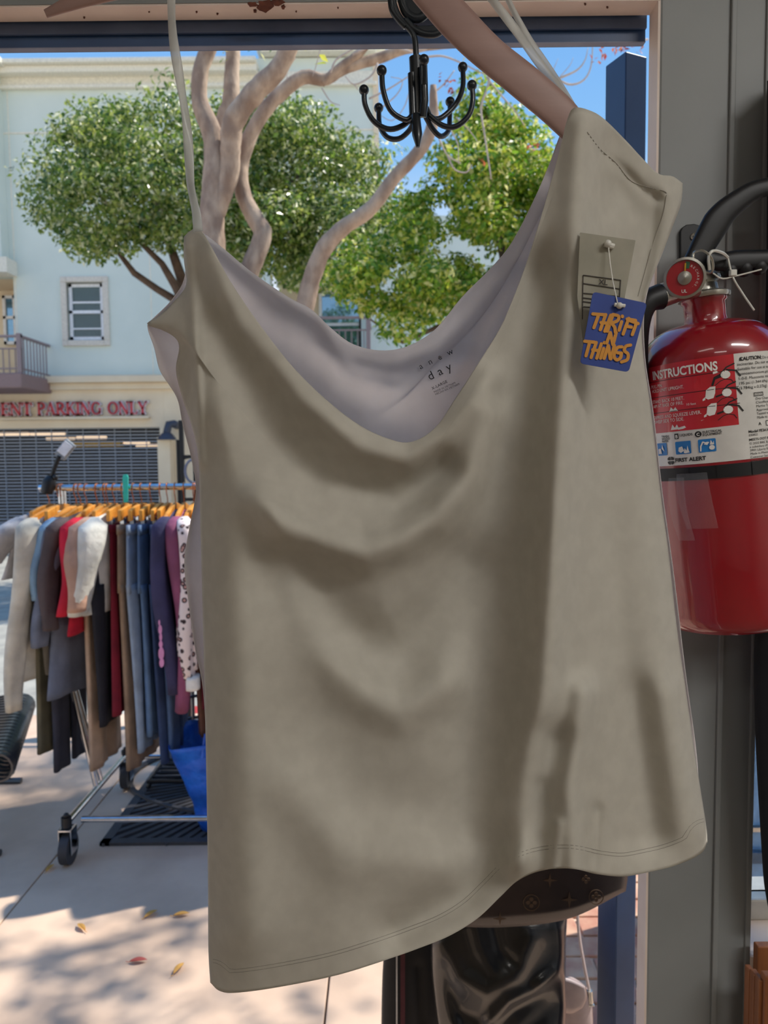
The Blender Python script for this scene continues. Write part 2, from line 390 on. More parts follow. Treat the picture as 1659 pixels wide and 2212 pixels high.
sash(X(690,Y=FY+1.5), X(808,Y=FY+1.5), zc, Z(632,Y=FY+1.5), FY+1.5, m_bpane, 'balcony_door', False, 0.62)
b = MB(); b.box((X(775,Y=FY+1.4), FY+1.38, zc), (X(783,Y=FY+1.4), FY+1.46, Z(640,Y=FY+1.4))); b.build('door_stile', m_dark, bl, smooth=False)
# ground floor
gx = X(348,py=1030); gz = Z(922)
b = MB(); cells(b, -30, X(1320), 0, zc, [(-29.0, gx, 0, gz)], FY, FY+0.5)
b.build('ground_floor_wall', m_sand, bl, smooth=False)
b = MB(); b.box((-30, FY-0.22, Z(826)), (X(1320), FY+0.02, Z(811))); b.box((-30, FY-0.10, Z(840)), (X(1320), FY+0.02, Z(826))); b.box((-30, FY-0.14, Z(904)), (X(325,py=900), FY+0.02, Z(898)))
b.build('string_course', m_sand, bl, smooth=False, bevel=0.02)
b = MB(); b.box((X(347), FY-0.004, 0), (X(348), FY+0.002, Z(842))); b.box((X(352,py=1040), FY-0.35, 0), (X(378,py=1040), FY, Z(944)))
b.build('gate_pier', m_sand, bl, smooth=False)
# garage: interior, grille
b = MB(); b.box((-29, FY+14, -0.05), (gx+6, FY+14.1, 4)); b.box((-29, FY+0.5, gz+0.45), (gx+6, FY+14, gz+0.5)); b.box((gx+6, FY+0.5, 0), (gx+6.1, FY+14, 4))
b.build('garage_interior', mat('garage_concrete', (120,118,118), 0.9), bl, smooth=False)
b = MB(); z = 0.02
while z < gz: b.box((-14, FY+0.2, z), (gx, FY+0.216, z+0.026)); z += 0.078
xx = gx
while xx > -14: b.box((xx-0.012, FY+0.18, 0), (xx, FY+0.22, gz)); xx -= 0.37
b.box((-14, FY+0.12, 0.0), (gx, FY+0.25, 0.16))
tag(b.build('roller_grille', mat('grille_steel', (168,174,182), 0.5, 0.1), bl, smooth=False))
b = MB(); b.box((X(135,Y=FY+4), FY+4, Z(963,Y=FY+4)), (X(250,Y=FY+4), FY+4.3, Z(951,Y=FY+4))); b.build('yellow_beam', mat('yellow_glow_paint', (200,160,40), 0.6, emit=((190,150,40),0.15)), bl, smooth=False)  # paint given a faint glow, lamp light put into the beam
m_fl = mat('fluorescent_tube', (255,225,190), 0.5, emit=((255,222,185), 1.0))
for (x0, x1, py, Y, lab) in ((-60,62,938,FY+1.2,'leftmost glowing tube light in the garage behind the grille'),(66,140,937,FY+1.2,'second glowing tube light from the left under the garage ceiling'),(100,162,948,FY+3,'dim tube light just above the clip lamp in the garage'),(166,230,946,FY+3,'glowing tube light over the yellow beam in the garage'),(245,268,956,FY+6,'short stub of glowing tube light in mid garage'),(270,323,956,FY+6,'slim glowing tube light right of the short stub in the garage'),(294,347,962,FY+8,'lowest glowing tube light beside the cream garage pier')):
    b = MB(); a_ = at(x0, py, Y); c_ = at(x1, py, Y); c_.z = a_.z; b.tube([a_, c_], 0.045 if lab[0] != 'd' else 0.035, 8)
    tag(b.build('tube_light', m_fl), lab, 'light', 'garage tube lights')
# sign letters
def letters():
    T, n = 0.21, 0.09   # thick, thin strokes in letter-height units
    D = {'I':(0.42,[((.21,0),(.21,1),T)],[(.02,.4,0),(.02,.4,1)]),
     'T':(0.86,[((.43,0),(.43,1),T),((.04,.95),(.82,.95),n),((.06,.95),(.06,.74),n),((.80,.95),(.80,.74),n)],[(.24,.62,0)]),
     'E':(0.76,[((.2,0),(.2,1),T),((.2,.95),(.68,.95),n),((.2,.5),(.56,.5),n),((.2,.05),(.72,.05),n),((.67,.95),(.67,.76),n),((.71,.05),(.71,.26),n),((.56,.4),(.56,.6),n)],[(.02,.2,0),(.02,.2,1)]),
     'L':(0.74,[((.2,0),(.2,1),T),((.2,.05),(.7,.05),n),((.69,.05),(.69,.28),n)],[(.02,.38,1),(.02,.2,0)]),
     'N':(0.98,[((.16,0),(.16,1),n),((.16,.98),(.8,.02),T),((.82,0),(.82,1),n)],[(.0,.32,0),(.0,.2,1),(.66,.98,1)]),
     'A':(0.98,[((.12,0),(.48,1),n),((.48,1),(.82,0),T),((.24,.33),(.7,.33),n)],[(.0,.28,0),(.66,.98,0)]),
     'Y':(0.92,[((.12,1),(.46,.45),T),((.46,.45),(.80,1),n),((.46,0),(.46,.5),T)],[(.0,.3,1),(.66,.92,1),(.28,.64,0)]),
     'K':(0.92,[((.2,0),(.2,1),T),((.26,.42),(.76,1),n),((.38,.56),(.8,0),T)],[(.02,.38,0),(.02,.38,1),(.6,.9,1),(.66,.94,0)])}
    def arc(cx, cy, rx, ry, a0, a1, k=8, ws=None):
        out = []
        for i in range(k):
            t0 = R_(a0+(a1-a0)*i/k); t1 = R_(a0+(a1-a0)*(i+1)/k); w_ = n+(T-n)*abs(math.cos((t0+t1)/2))**1.5
            out.append(((cx+rx*math.cos(t0), cy+ry*math.sin(t0)), (cx+rx*math.cos(t1), cy+ry*math.sin(t1)), w_))
        return out
    D['O'] = (1.0, arc(.5,.5,.38,.46,0,360,18), [])
    D['G'] = (1.0, arc(.5,.5,.38,.46,35,330,15)+[((.82,.06),(.82,.42),T*.8)], [(.64,.96,.44)])
    D['D'] = (0.96, [((.2,0),(.2,1),T)]+arc(.36,.5,.46,.46,-90,90,9)+[((.2,.96),(.36,.96),n),((.2,.04),(.36,.04),n)], [(.02,.2,0),(.02,.2,1)])
    P = arc(.4,.73,.28,.23,-90,90,7)+[((.2,.96),(.4,.96),n),((.2,.5),(.4,.5),n)]
    D['P'] = (0.76, [((.2,0),(.2,1),T)]+P, [(.02,.38,0),(.02,.2,1)])
    D['R'] = (0.92, [((.2,0),(.2,1),T)]+P+[((.42,.5),(.82,0),T)], [(.02,.38,0),(.02,.2,1),(.7,.94,0)])
    D['S'] = (0.66, arc(.33,.73,.22,.23,30,270,8)+arc(.33,.26,.22,.23,90,-150,8), [])
    return D
LET = letters()
m_lred = mat('sign_red', (200,60,66), 0.5); m_lwhite = mat('sign_return', (225,222,228), 0.6)
xl = X(0,py=880); zb = Z(894); hgt = Z(867) - zb
sg = empty('parking_sign', (X(160), FY, zb), 'raised red capital letters on the cream band above the garage opening', 'sign')
def letter(ch, x0, k):
    wd, st, sf = LET[ch]; b = MB()
    for lay, (ya, yb, g) in enumerate(((FY-0.10, FY-0.02, 0.055), (FY-0.115, FY-0.10, 0.0))):
        b.cur = 1 - lay
        def P(x, y, yy): return Vector((x0+x*hgt*k, yy, zb+y*hgt))
        for (a, c, w_) in st:
            a = Vector((a[0], a[1], 0)); c = Vector((c[0], c[1], 0)); d = (c-a).normalized(); nn = Vector((-d.y, d.x, 0))*(w_/2+g); a = a-d*g; c = c+d*g
            b.prism([P(q.x, q.y, yb) for q in (a+nn, a-nn, c-nn, c+nn)], (0, ya-yb, 0))
        for (a, c, y) in sf:
            y0 = y if y < 0.5 else y-0.07
            b.prism([P(q[0], q[1], yb) for q in ((a-g, y0-g), (c+g, y0-g), (c+g, y0+.07+g), (a-g, y0+.07+g))], (0, ya-yb, 0))
    b.build('letter', [m_lred, m_lwhite], sg, smooth=False)
def word(txt, p0, p1):
    tot = sum(LET[c][0] for c in txt); x0, x1 = X(p0,py=880), X(p1,py=880); k = (x1-x0)/(tot*hgt); x = x0
    for c in txt: letter(c, x, k); x += LET[c][0]*hgt*k
word('RESIDENT', -92, 74); word('PARKING', 84, 223); word('ONLY', 235, 322)
# wall light beside the garage
m_lampd = mat('dark_lamp', (60,66,82), 0.5)
wl = at(367, 935, FY-0.25); t = empty('wall_lantern', wl, 'dark gooseneck wall lantern above the cream garage pier', 'lamp')
b = MB(); b.tube([wl+Vector((0.1,0.25,0.18)), wl+Vector((0.1,0,0.2)), wl+Vector((0.0,-0.05,0.2)), wl+Vector((-.05,-.08,.0))], 0.09, 10); b.build('arm', m_lampd, t)
b = MB(); b.lathe([(0.06,0.02),(0.12,-0.02),(0.2,-0.12),(0.21,-0.16),(0.19,-0.16)], 20, wl+Vector((-0.05,-.08,0))); b.build('lamp_shade', m_lampd, t)

# ------------------------------------------------------------------ trees
def leafmesh(b, p, nrm, size, rr):
    d = Vector((rr.uniform(-1,1), rr.uniform(-1,1), rr.uniform(-1.2,0.3))).normalized()
    n = (nrm + Vector((rr.uniform(-.8,.8), rr.uniform(-.8,.8), rr.uniform(-.4,.9)))).normalized()
    s = d.cross(n)
    if s.length < 1e-3: return
    s.normalize(); n = s.cross(d)
    a = size*rr.uniform(.7,1.25); wd = a*0.27
    o = len(b.v); b.v += [p, p+d*a*.45+s*wd+n*wd*.35, p+d*a, p+d*a*.45-s*wd+n*wd*.35]
    b.f += [(o, o+1, o+2), (o, o+2, o+3)]; b.mi += [0, 0]
def inpoly(x, y, P):
    c = False; j = len(P)-1
    for i in range(len(P)):
        if (P[i][1] > y) != (P[j][1] > y) and x < (P[j][0]-P[i][0])*(y-P[i][1])/(P[j][1]-P[i][1])+P[i][0]: c = not c
        j = i
    return c
def crown(poly, Y, thick, ncl, rad, nleaf, size, seed, mt, parent, up=0.4):
    rr = random.Random(seed); xs_ = [p[0] for p in poly]; ys_ = [p[1] for p in poly]; cl = []
    tries = 0
    while len(cl) < ncl and tries < 20000:
        tries += 1
        x, y = rr.uniform(min(xs_), max(xs_)), rr.uniform(min(ys_), max(ys_)); g = rad*F/Y*0.6
        if not all(inpoly(x+dx*g, y+dy*g, poly) for dx, dy in ((0,0),(1,0),(-1,0),(0,1),(0,-1))): continue
        edge = min(math.hypot(x-q[0], y-q[1]) for q in poly)/200.0
        cl.append((at(x, y, Y+rr.uniform(-1, 1)*thick*min(1, .3+edge)), rad*rr.uniform(.6, 1.15)))
    b = MB()
    for i in range(nleaf):
        c, r = rr.choice(cl); d = Vector((rr.gauss(0,1), rr.gauss(0,1), rr.gauss(0,1))).normalized()
        q = r*(rr.random()**0.35); p = c+Vector((d.x*q*1.15, d.y*q, d.z*q*0.8))
        leafmesh(b, p, (d+Vector((0,0,up))), size, rr)
    return b.build('foliage', mt, parent, smooth=False), cl
m_leaf1 = mat('leaf_green', (90,120,50), 0.3, transl=0.55, island=[(56,88,36),(84,116,46),(116,142,58),(150,168,72),(186,190,104),(246,244,216)], spec=0.9)  # near-white end colour paints sun glints on scattered leaves
m_leaf2 = mat('leaf_yellowgreen', (120,150,50), 0.38, transl=0.5, island=[(70,116,34),(104,148,44),(140,174,54),(174,194,64),(214,208,84),(246,240,180)], spec=0.6)  # pale end colour paints glints here as well
m_bark = mat('smooth_bark', (200,176,152), 0.85, c2=(150,126,108), noise_=14, bump=(35,0.6,0.01), stretch=(1,1,0.5))
m_bark2 = mat('dark_bark', (110,88,72), 0.9, c2=(84,66,54), noise_=10)
TY = 11.0
t = empty('street_tree', at(450, 1380, TY), 'dense dark green street tree in front of the pale building, left of the limbs', 'tree')
ORG[t.name].z = -0.15; t.location.z = -0.15
P1 = [(40,365),(100,245),(180,225),(250,180),(330,165),(430,190),(470,195),(540,185),(640,195),(700,225),(800,285),(870,380),(910,470),(870,560),(760,615),(640,640),(560,600),(430,560),(330,560),(250,580),(150,545),(90,490),(40,430)]
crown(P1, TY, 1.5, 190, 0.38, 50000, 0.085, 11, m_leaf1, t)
b = MB(); base = ORG[t.name]
def P_(l, Y, j=0.0): return [at(x, y, Y) for x, y in l]
b.tube([base]+P_([(440,1000),(425,720),(395,610),(350,480),(320,330)], TY), [.16,.13,.1,.075,.05,.02], 8)
b.tube(P_([(425,720),(390,655),(340,625),(290,590),(255,545),(240,500)], TY), [.08,.06,.05,.045,.03,.02], 8)
b.tube(P_([(425,720),(380,620),(350,570),(310,530),(250,470),(200,400)], TY-.2), [.08,.06,.045,.035,.03,.02], 8)
b.tube(P_([(425,720),(500,560),(600,420),(700,340)], TY+.2), [.09,.07,.05,.02], 8)
b.build('branches', m_bark2, t)
TY2 = 9.2
t = empty('street_tree', (at(1180,1100,TY2).x, TY2, -0.15), 'yellow green street tree on the right behind the multi hook hanger', 'tree')
P2 = [(830,440),(900,375),(960,290),(1000,200),(1045,150),(1075,170),(1130,220),(1190,285),(1260,330),(1330,430),(1330,640),(1150,715),(1000,690),(930,730),(850,750),(800,690),(700,640),(690,560),(760,500),(850,500)]
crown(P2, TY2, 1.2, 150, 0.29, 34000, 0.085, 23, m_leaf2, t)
b = MB(); base = ORG[t.name]
b.tube([base]+P_([(1180,900),(1130,700),(1090,560),(1060,400),(1050,250)], TY2), [.15,.12,.09,.06,.04,.015], 8)
b.tube(P_([(1150,800),(1060,720),(960,700),(870,740),(800,690)], TY2), [.08,.05,.035,.02,.01], 8)
b.tube(P_([(1130,700),(1000,620),(900,560),(780,560)], TY2+.2), [.08,.05,.035,.02], 8)
b.tube(P_([(1150,800),(1200,600),(1230,450)], TY2), [.08,.05,.02], 8)
b.build('branches', m_bark2, t)

# near tree with bare limbs
NY = 3.8
def c4(l): return [(350+x/2.552, y/2.552) for x, y in l]
def c5(l): return [(750+x/2.765, y/2.765) for x, y in l]
def limb(b, pts, ws, dy=0.0, dy2=None, seg=14, sub=3, knob=0.05):
    n = len(pts)
    dy2 = dy if dy2 is None else dy2
    P = [at(x, y, NY+dy+(dy2-dy)*i/(n-1)) for i, (x, y) in enumerate(pts)]
    rads = [w_/2/F*NY for w_ in ws]; m = (n-1)*sub*2+1
    Q = spline(P, m); Rr = []
    cum = [0]
    for i in range(1, n): cum.append(cum[-1]+(P[i]-P[i-1]).length)
    for i in range(m):
        s = cum[-1]*i/(m-1); j = 0
        while j < n-2 and cum[j+1] < s: j += 1
        q = (s-cum[j])/(cum[j+1]-cum[j]); Rr.append((rads[j]*(1-q)+rads[j+1]*q)*(1+random.uniform(-knob, knob)))
    b.tube(Q, Rr, seg)
nb = gnd(620, 1690); nt_ = empty('leaning_tree', (at(620,1400,NY).x, NY, 0), 'close pale barked tree with bare leaning limbs just outside the opening', 'tree')
b = MB(); base_pts = [(618,1690),(612,1300),(590,1050)]
k = 2.552
limb(b, base_pts+[(540,850),(480,660)]+c4([(300,1531),(285,1400),(275,1200),(288,1000),(290,850),(270,720),(208,560),(215,380),(270,240),(330,60)]), [110,85,80,66,58]+[52,52,52,48,44,42,34,33,33,30])
limb(b, [(590,1050),(570,800)]+c4([(440,1640),(480,1500),(555,1300),(520,1220),(450,1080),(435,950),(455,830),(500,720),(560,620),(650,520),(780,425),(900,440),(1010,375),(1200,320),(1350,270),(1659,235),(1900,200)]), [60,50]+[44,44,42,40,34,32,32,32,31,30,29,24,24,22,20,16,10], dy=0.05, dy2=0.2)
limb(b, c4([(300,1200),(370,960),(378,800),(400,660),(520,500),(640,380),(720,220),(800,80)]), [30,40,42,44,42,38,35,33], dy=0.0, dy2=-0.15)
limb(b, c4([(310,760),(335,640),(378,560),(385,400),(395,235),(400,60)]), [20,26,36,32,30,28], dy=0.06, dy2=0.15)
limb(b, [(600,1150),(625,850)]+c4([(800,1640),(845,1480),(900,1360),(1000,1255),(1150,1150),(1280,980),(1420,830),(1490,690),(1495,470)]), [60,48]+[40,38,36,32,30,28,27,25,12], dy=0.05, dy2=-0.1)
limb(b, c4([(880,460),(960,390),(1080,300),(1150,225)]), [16,20,18,16], dy=0.15)
b.build('limbs', m_bark, nt_, ang=0)
b = MB()
def twig(l, w0=5, w1=2, dy=0.1): limb(b, l, [w0+(w1-w0)*i/(len(l)-1) for i in range(len(l))], dy=dy, seg=6, sub=2, knob=0)
twig(c4([(1190,350),(1150,420),(1060,465),(1010,420)]), 5, 2); twig(c4([(1060,465),(1080,495)]), 3, 2)
twig(c4([(930,400),(960,330),(1050,270),(1100,230)]), 5, 3); twig(c4([(690,440),(690,370),(740,320)]), 2, 1.5); twig(c4([(880,240),(850,360),(830,420)]), 3, 1.5)
twig(c4([(880,485),(930,560),(980,580)]), 3, 1.5); twig(c4([(1050,300),(1200,240),(1380,290)]), 6, 5)
twig(c5([(0,400),(120,350),(300,300),(430,300),(560,250),(700,260)]), 12, 9, 0.18)
twig(c5([(700,255),(740,340),(830,410),(845,500),(800,640),(820,800),(860,1070)]), 8, 3)
twig(c5([(470,340),(570,335),(680,375),(790,430),(880,460)]), 5, 2); twig(c5([(830,460),(930,580),(1000,660),(1060,750)]), 4, 2)
twig(c5([(550,830),(600,930),(680,975)]), 4, 2); twig(c5([(600,930),(640,1010),(710,1030),(745,985)]), 4, 2.5); twig(c5([(620,780),(660,860),(665,980)]), 3, 2)
twig(c5([(1250,470),(1330,505),(1410,480),(1455,400),(1468,250)]), 5, 2.5); twig(c5([(1260,470),(1370,420),(1420,360),(1438,285)]), 5, 1.5); twig(c5([(1270,460),(1330,390),(1350,345)]), 2, 1); twig(c5([(1225,430),(1260,350)]), 2, 1)
twig(c5([(130,590),(250,530),(380,450),(480,420)]), 4, 2); twig(c5([(200,650),(300,560),(330,480),(260,460)]), 3, 1.5); twig(c5([(380,520),(340,640),(270,720),(200,690)]), 3, 1.5)
twig(c5([(510,560),(580,500),(640,420)]), 4, 2); twig(c5([(650,700),(730,780),(780,850)]), 3, 1.5); twig([(1000,110),(1080,60),(1250,60),(1330,90),(1400,85)], 7, 4)
b.build('twigs', mat('bleached_twig', (206,190,178), 0.8), nt_, ang=0)
def sprig(cpx, n, rpx, size, mt, name, seed):
    rr = random.Random(seed); b = MB()
    for (x, y) in cpx:
        for i in range(n):
            p = at(x+rr.gauss(0, rpx), y+rr.gauss(0, rpx*.7), NY+0.12+rr.uniform(-.06, .06)); leafmesh(b, p, Vector((0,-.6,.5)), size, rr)
    return tag(b.build(name, mt, nt_, smooth=False), kind='stuff')
m_red = mat('red_leaf', (176,70,56), 0.5, transl=0.5, island=[(140,50,44),(190,84,64),(206,130,76)])
sprig([(1300,115),(1330,108),(1345,100),(1380,98),(1290,130),(1360,112)]+c5([(590,460),(620,500),(640,530),(1100,870),(1140,890),(800,950)]), 6, 7, 0.030, m_red, 'red_leaves', 3)
sprig(c5([(300,850),(280,900),(330,880),(520,650),(560,620),(700,300),(730,330),(770,480),(840,520),(870,600),(930,620),(860,440)]), 6, 7, 0.032, m_leaf2, 'green_sprigs', 4)
sprig([(480,130),(484,112),(500,98)], 4, 3, 0.02, m_leaf2, 'green_sprigs', 5)
# leaf clumps added above the opening, out of view, to cast dappled shade
rr = random.Random(31); b = MB()
for i in range(44):
    c = Vector((rr.uniform(-2.2, 2.6), rr.uniform(1.6, 4.6), rr.uniform(3.6, 5.2)))
    if c.y > 2.6 and c.z < 4.0: c.z += .6
    for k2 in range(45): leafmesh(b, c+Vector((rr.gauss(0,.2), rr.gauss(0,.2), rr.gauss(0,.1))), Vector((0,0,1)), 0.075, rr)
b.build('foliage', m_leaf2, nt_, smooth=False)

b = MB()  # more unseen leaf clumps, added to shade the paving round the rack
for i in range(46):
    c = Vector((rr.uniform(2.3, 4.1), rr.uniform(4.9, 6.1), rr.uniform(5.8, 6.3)))
    for k2 in range(70): leafmesh(b, c+Vector((rr.gauss(0,.19), rr.gauss(0,.19), rr.gauss(0,.08))), Vector((0,0,1)), 0.08, rr)
for i in range(7):
    c = Vector((rr.uniform(1.3, 2.5), rr.uniform(3.35, 3.75), rr.uniform(4.4, 4.7)))
    for k2 in range(50): leafmesh(b, c+Vector((rr.gauss(0,.16), rr.gauss(0,.12), rr.gauss(0,.05))), Vector((0,0,1)), 0.08, rr)
b.build('foliage', m_leaf2, nt_, smooth=False)
b = MB(); b.tube(spline([at(1840,206,4.0), Vector((3.0,4.6,4.6)), Vector((3.3,5.5,6.0))], 24), [.03-.02*i/23 for i in range(24)], 10); b.tube(spline([at(1840,206,4.0), Vector((2.4,3.8,4.2)), Vector((1.7,3.5,4.6))], 12), .02, 8); b.build('limbs', m_bark, nt_, ang=0)  # out-of-view limbs added to carry the shading clumps
# fallen leaves on the sidewalk
m_fl1 = mat('dry_yellow_leaf', (226,170,84), 0.7); m_fl2 = mat('dry_red_leaf', (196,96,84), 0.7)
for (px, py, a, mt, lab) in ((326,1976,0.9,m_fl1,'dry orange leaf on the pavement at the edge of the dark shadow'),(392,1977,0.2,m_fl1,'dry yellow leaf on the pavement, close to the shirt hem'),(176,2005,2.4,m_fl1,'long pale yellow leaf alone on the sunlit pavement left'),(299,2077,0.1,m_fl2,'dry red leaf lying on the lower pavement'),(386,2094,1.2,m_fl1,'small orange leaf right of the red leaf on the pavement'),(108,1877,1.4,m_fl1,'small yellow leaf near the rack wheel on sunlit pavement')):
    p = gnd(px, py, 0.004); b = MB(); d = Vector((math.cos(a), math.sin(a), 0)); s = Vector((-d.y, d.x, 0)); L_ = 0.028; up = Vector((0,0,1))
    ring = []
    for i in range(9):
        q = i/8; ring.append((q, math.sin(PI*q)**.8*.33))
    vs = [p+d*L_*(2*q-1)+s*L_*w_+up*(.004+.006*w_*3) for q, w_ in ring]+[p+d*L_*(2*q-1)+up*(.001+0.004*q*q) for q, w_ in ring]+[p+d*L_*(2*q-1)-s*L_*w_+up*(.004+.006*w_*3) for q, w_ in ring]
    b.add(vs, [(i, i+1, i+10, i+9) for i in range(8)]+[(i+9, i+10, i+19, i+18) for i in range(8)])
    b.tube([p-d*L_, p-d*L_*1.4+up*.004], .0008, 5)
    tag(b.build('fallen_leaf', mt, solid=0.0006), lab, 'leaf', 'fallen leaves on the pavement')

# ------------------------------------------------------------------ clothes rack
RY, BZ = 3.3, at(300, 1052, 3.3).z
m_chrome = mat('chrome', (220,222,226), 0.12, 1.0)
m_black = mat('black_plastic', (26,27,30), 0.45)
m_rubber = mat('grey_rubber', (62,62,66), 0.7)
wa = gnd(140, 1840); wb = gnd(232, 1752)
xlft = at(100, 1050, RY).x
xe = 0.35
rk = empty('clothes_rack', (-0.6, RY, 0), 'rolling chrome garment rack full of clothes on the pavement', 'clothes rack')
b = MB(); b.tube([(xlft-0.03, RY, BZ), (xe, RY, BZ)], 0.014, 14); b.build('hanging_rail', m_chrome, rk)
fz = 0.165; ya, yb = 2.98, 3.62
xA = at(150, 1765, ya).x
b = MB(); b.tube([(xA+0.05, ya, fz), (xe, ya, fz)], 0.0125, 12); b.build('base_rail', m_chrome, rk)
b = MB(); b.tube([(xA+0.05, yb, fz), (xe, yb, fz)], 0.0125, 12); b.build('base_rail', m_chrome, rk)
for xx in (xA, xe):
    b = MB(); b.tube([(xx, ya-0.04, fz), (xx, yb+0.05, fz)], 0.014, 12); b.build('end_rail', m_chrome, rk)
    b = MB(); b.tube([(xx, RY-.03, fz), (xx-0.1 if xx < 0 else xx, RY, 0.6), (xx-0.12 if xx < 0 else xx, RY, BZ)], 0.011, 12); b.tube([(xx, RY+.03, fz), (xx-0.1 if xx < 0 else xx, RY+0.03, 0.6), (xx-0.12 if xx < 0 else xx, RY+.03, BZ)], 0.011, 12); b.build('upright', m_chrome, rk)
    for yy in (ya-0.03, yb+0.03):
        b = MB(); b.tube([(xx-0.014, yy, 0.062), (xx+0.02, yy, 0.062)], 0.062, 24); wh = b.build('wheel', m_rubber, rk)
        b = MB(); b.box((xx-0.024, yy-0.03, 0.045), (xx-0.019, yy+0.03, 0.15)); b.box((xx+0.024, yy-0.03, 0.045), (xx+0.029, yy+0.03, 0.15)); b.box((xx-0.024, yy-0.03, 0.14), (xx+0.029, yy+0.03, 0.148)); b.build('fork', m_chrome, wh, smooth=False, bevel=0.002)
        b = MB(); b.tube([(xx, yy, 0.15), (xx, yy, 0.19)], 0.02, 12); b.ball((xx, yy, .195), .012); b.build('end_cap', m_black, rk)

m_hang = mat('golden_wood', (232,160,66), 0.45, c2=(214,138,50), noise_=18)
m_wire = mat('copper_wire', (190,120,80), 0.35, 0.8)
def hanger(X0, lab, clips=False, rz=0.0, half=0.21, dz=0.0, bar=False):
    t = empty('wooden_hanger', (X0, RY, BZ), lab, 'hanger', 'wooden hangers on the rack')
    t.rotation_euler = (0, 0, 0); M = Matrix.Translation((X0, RY, BZ)) @ Matrix.Rotation(rz, 4, 'Z')
    b = MB(); b.M = M; r = 0.0022
    pts = [(0, 0.019*math.cos(a)-0.0, 0.019*math.sin(a)-0.002) for a in [R_(q) for q in range(-40, 200, 24)]]
    b.tube(pts+[(0, -0.012, -0.03), (0, 0, -0.05), (0, 0, -0.085)], r, 6); b.build('hook', m_wire, t)
    b = MB(); b.M = M
    if clips: pr_ = [(-half*.8, -0.115), (-half*.4, -0.10), (0, -0.09), (half*.4, -0.10), (half*.8, -0.115)]; hh = 0.023
    else: pr_ = [(-half, -0.155), (-half*.7, -0.125), (-half*.35, -0.1), (0, -0.085), (half*.35, -0.1), (half*.7, -0.125), (half, -0.155)]; hh = 0.017
    for i in range(len(pr_)-1):
        (u0, z0), (u1, z1) = pr_[i], pr_[i+1]
        b.prism([(-.008, u0, z0-hh), (-.008, u0, z0+hh), (-.008, u1, z1+hh), (-.008, u1, z1-hh)], (.016, 0, 0))
    b.build('bar', m_hang, t, smooth=False, bevel=0.003)
    if clips:
        for s in (-1, 1):
            b = MB(); b.M = M; b.box((-.008, s*half*.6-.012, -.16), (.008, s*half*.6+.012, -.12)); b.tube([(-.012, s*half*.6, -.125), (.012, s*half*.6, -.125)], .004, 6); b.build('clip', m_chrome, t, smooth=False)
    return t
def loft(b, rows, seg=26):
    """rows: list of (cx, cu, z, halfu, halft, amp, kk, ph)"""
    vs = []; fs = []
    for (cx, cu, z, hu, ht, amp, kk, ph) in rows:
        for k in range(seg):
            a = 2*PI*k/seg; u = math.cos(a); s_ = math.sin(a); s_ = math.copysign(abs(s_)**0.75, s_)
            vs.append((cx+ht*s_+amp*math.sin(kk*u*PI+ph), cu+hu*u, z))
    n = len(rows)
    for i in range(n-1):
        for k in range(seg): fs.append((i*seg+k, i*seg+(k+1) % seg, (i+1)*seg+(k+1) % seg, (i+1)*seg+k))
    fs += [tuple(range(seg))[::-1], tuple((n-1)*seg+k for k in range(seg))]
    b.add(vs, fs)
def sleeve(b, M, s, half, ln, r, seed, z0=-0.15, spread=0.03, cuff=0, tail=0.0):
    rr = random.Random(seed); n = 16; rows = []; ph = rr.uniform(0, 6)
    b.M = M
    rows += [(0, s*(half-.035), z0+.034, .022, .014, 0, 1, 0), (0, s*(half-.018), z0+.022, .036, .024, .002, 1, 0)]
    for i in range(n+1):
        q = i/n; z = z0-ln*q
        rad = r*(1.15-.35*q)+0.004*math.sin(9*q+ph)
        rows.append((0.020*math.sin(4*q+ph)+tail*q, s*(half+spread*math.sin(q*PI*.6)), z, rad, rad*.62, .004, 1.3, 5*q+ph))
    loft(b, rows, 18)
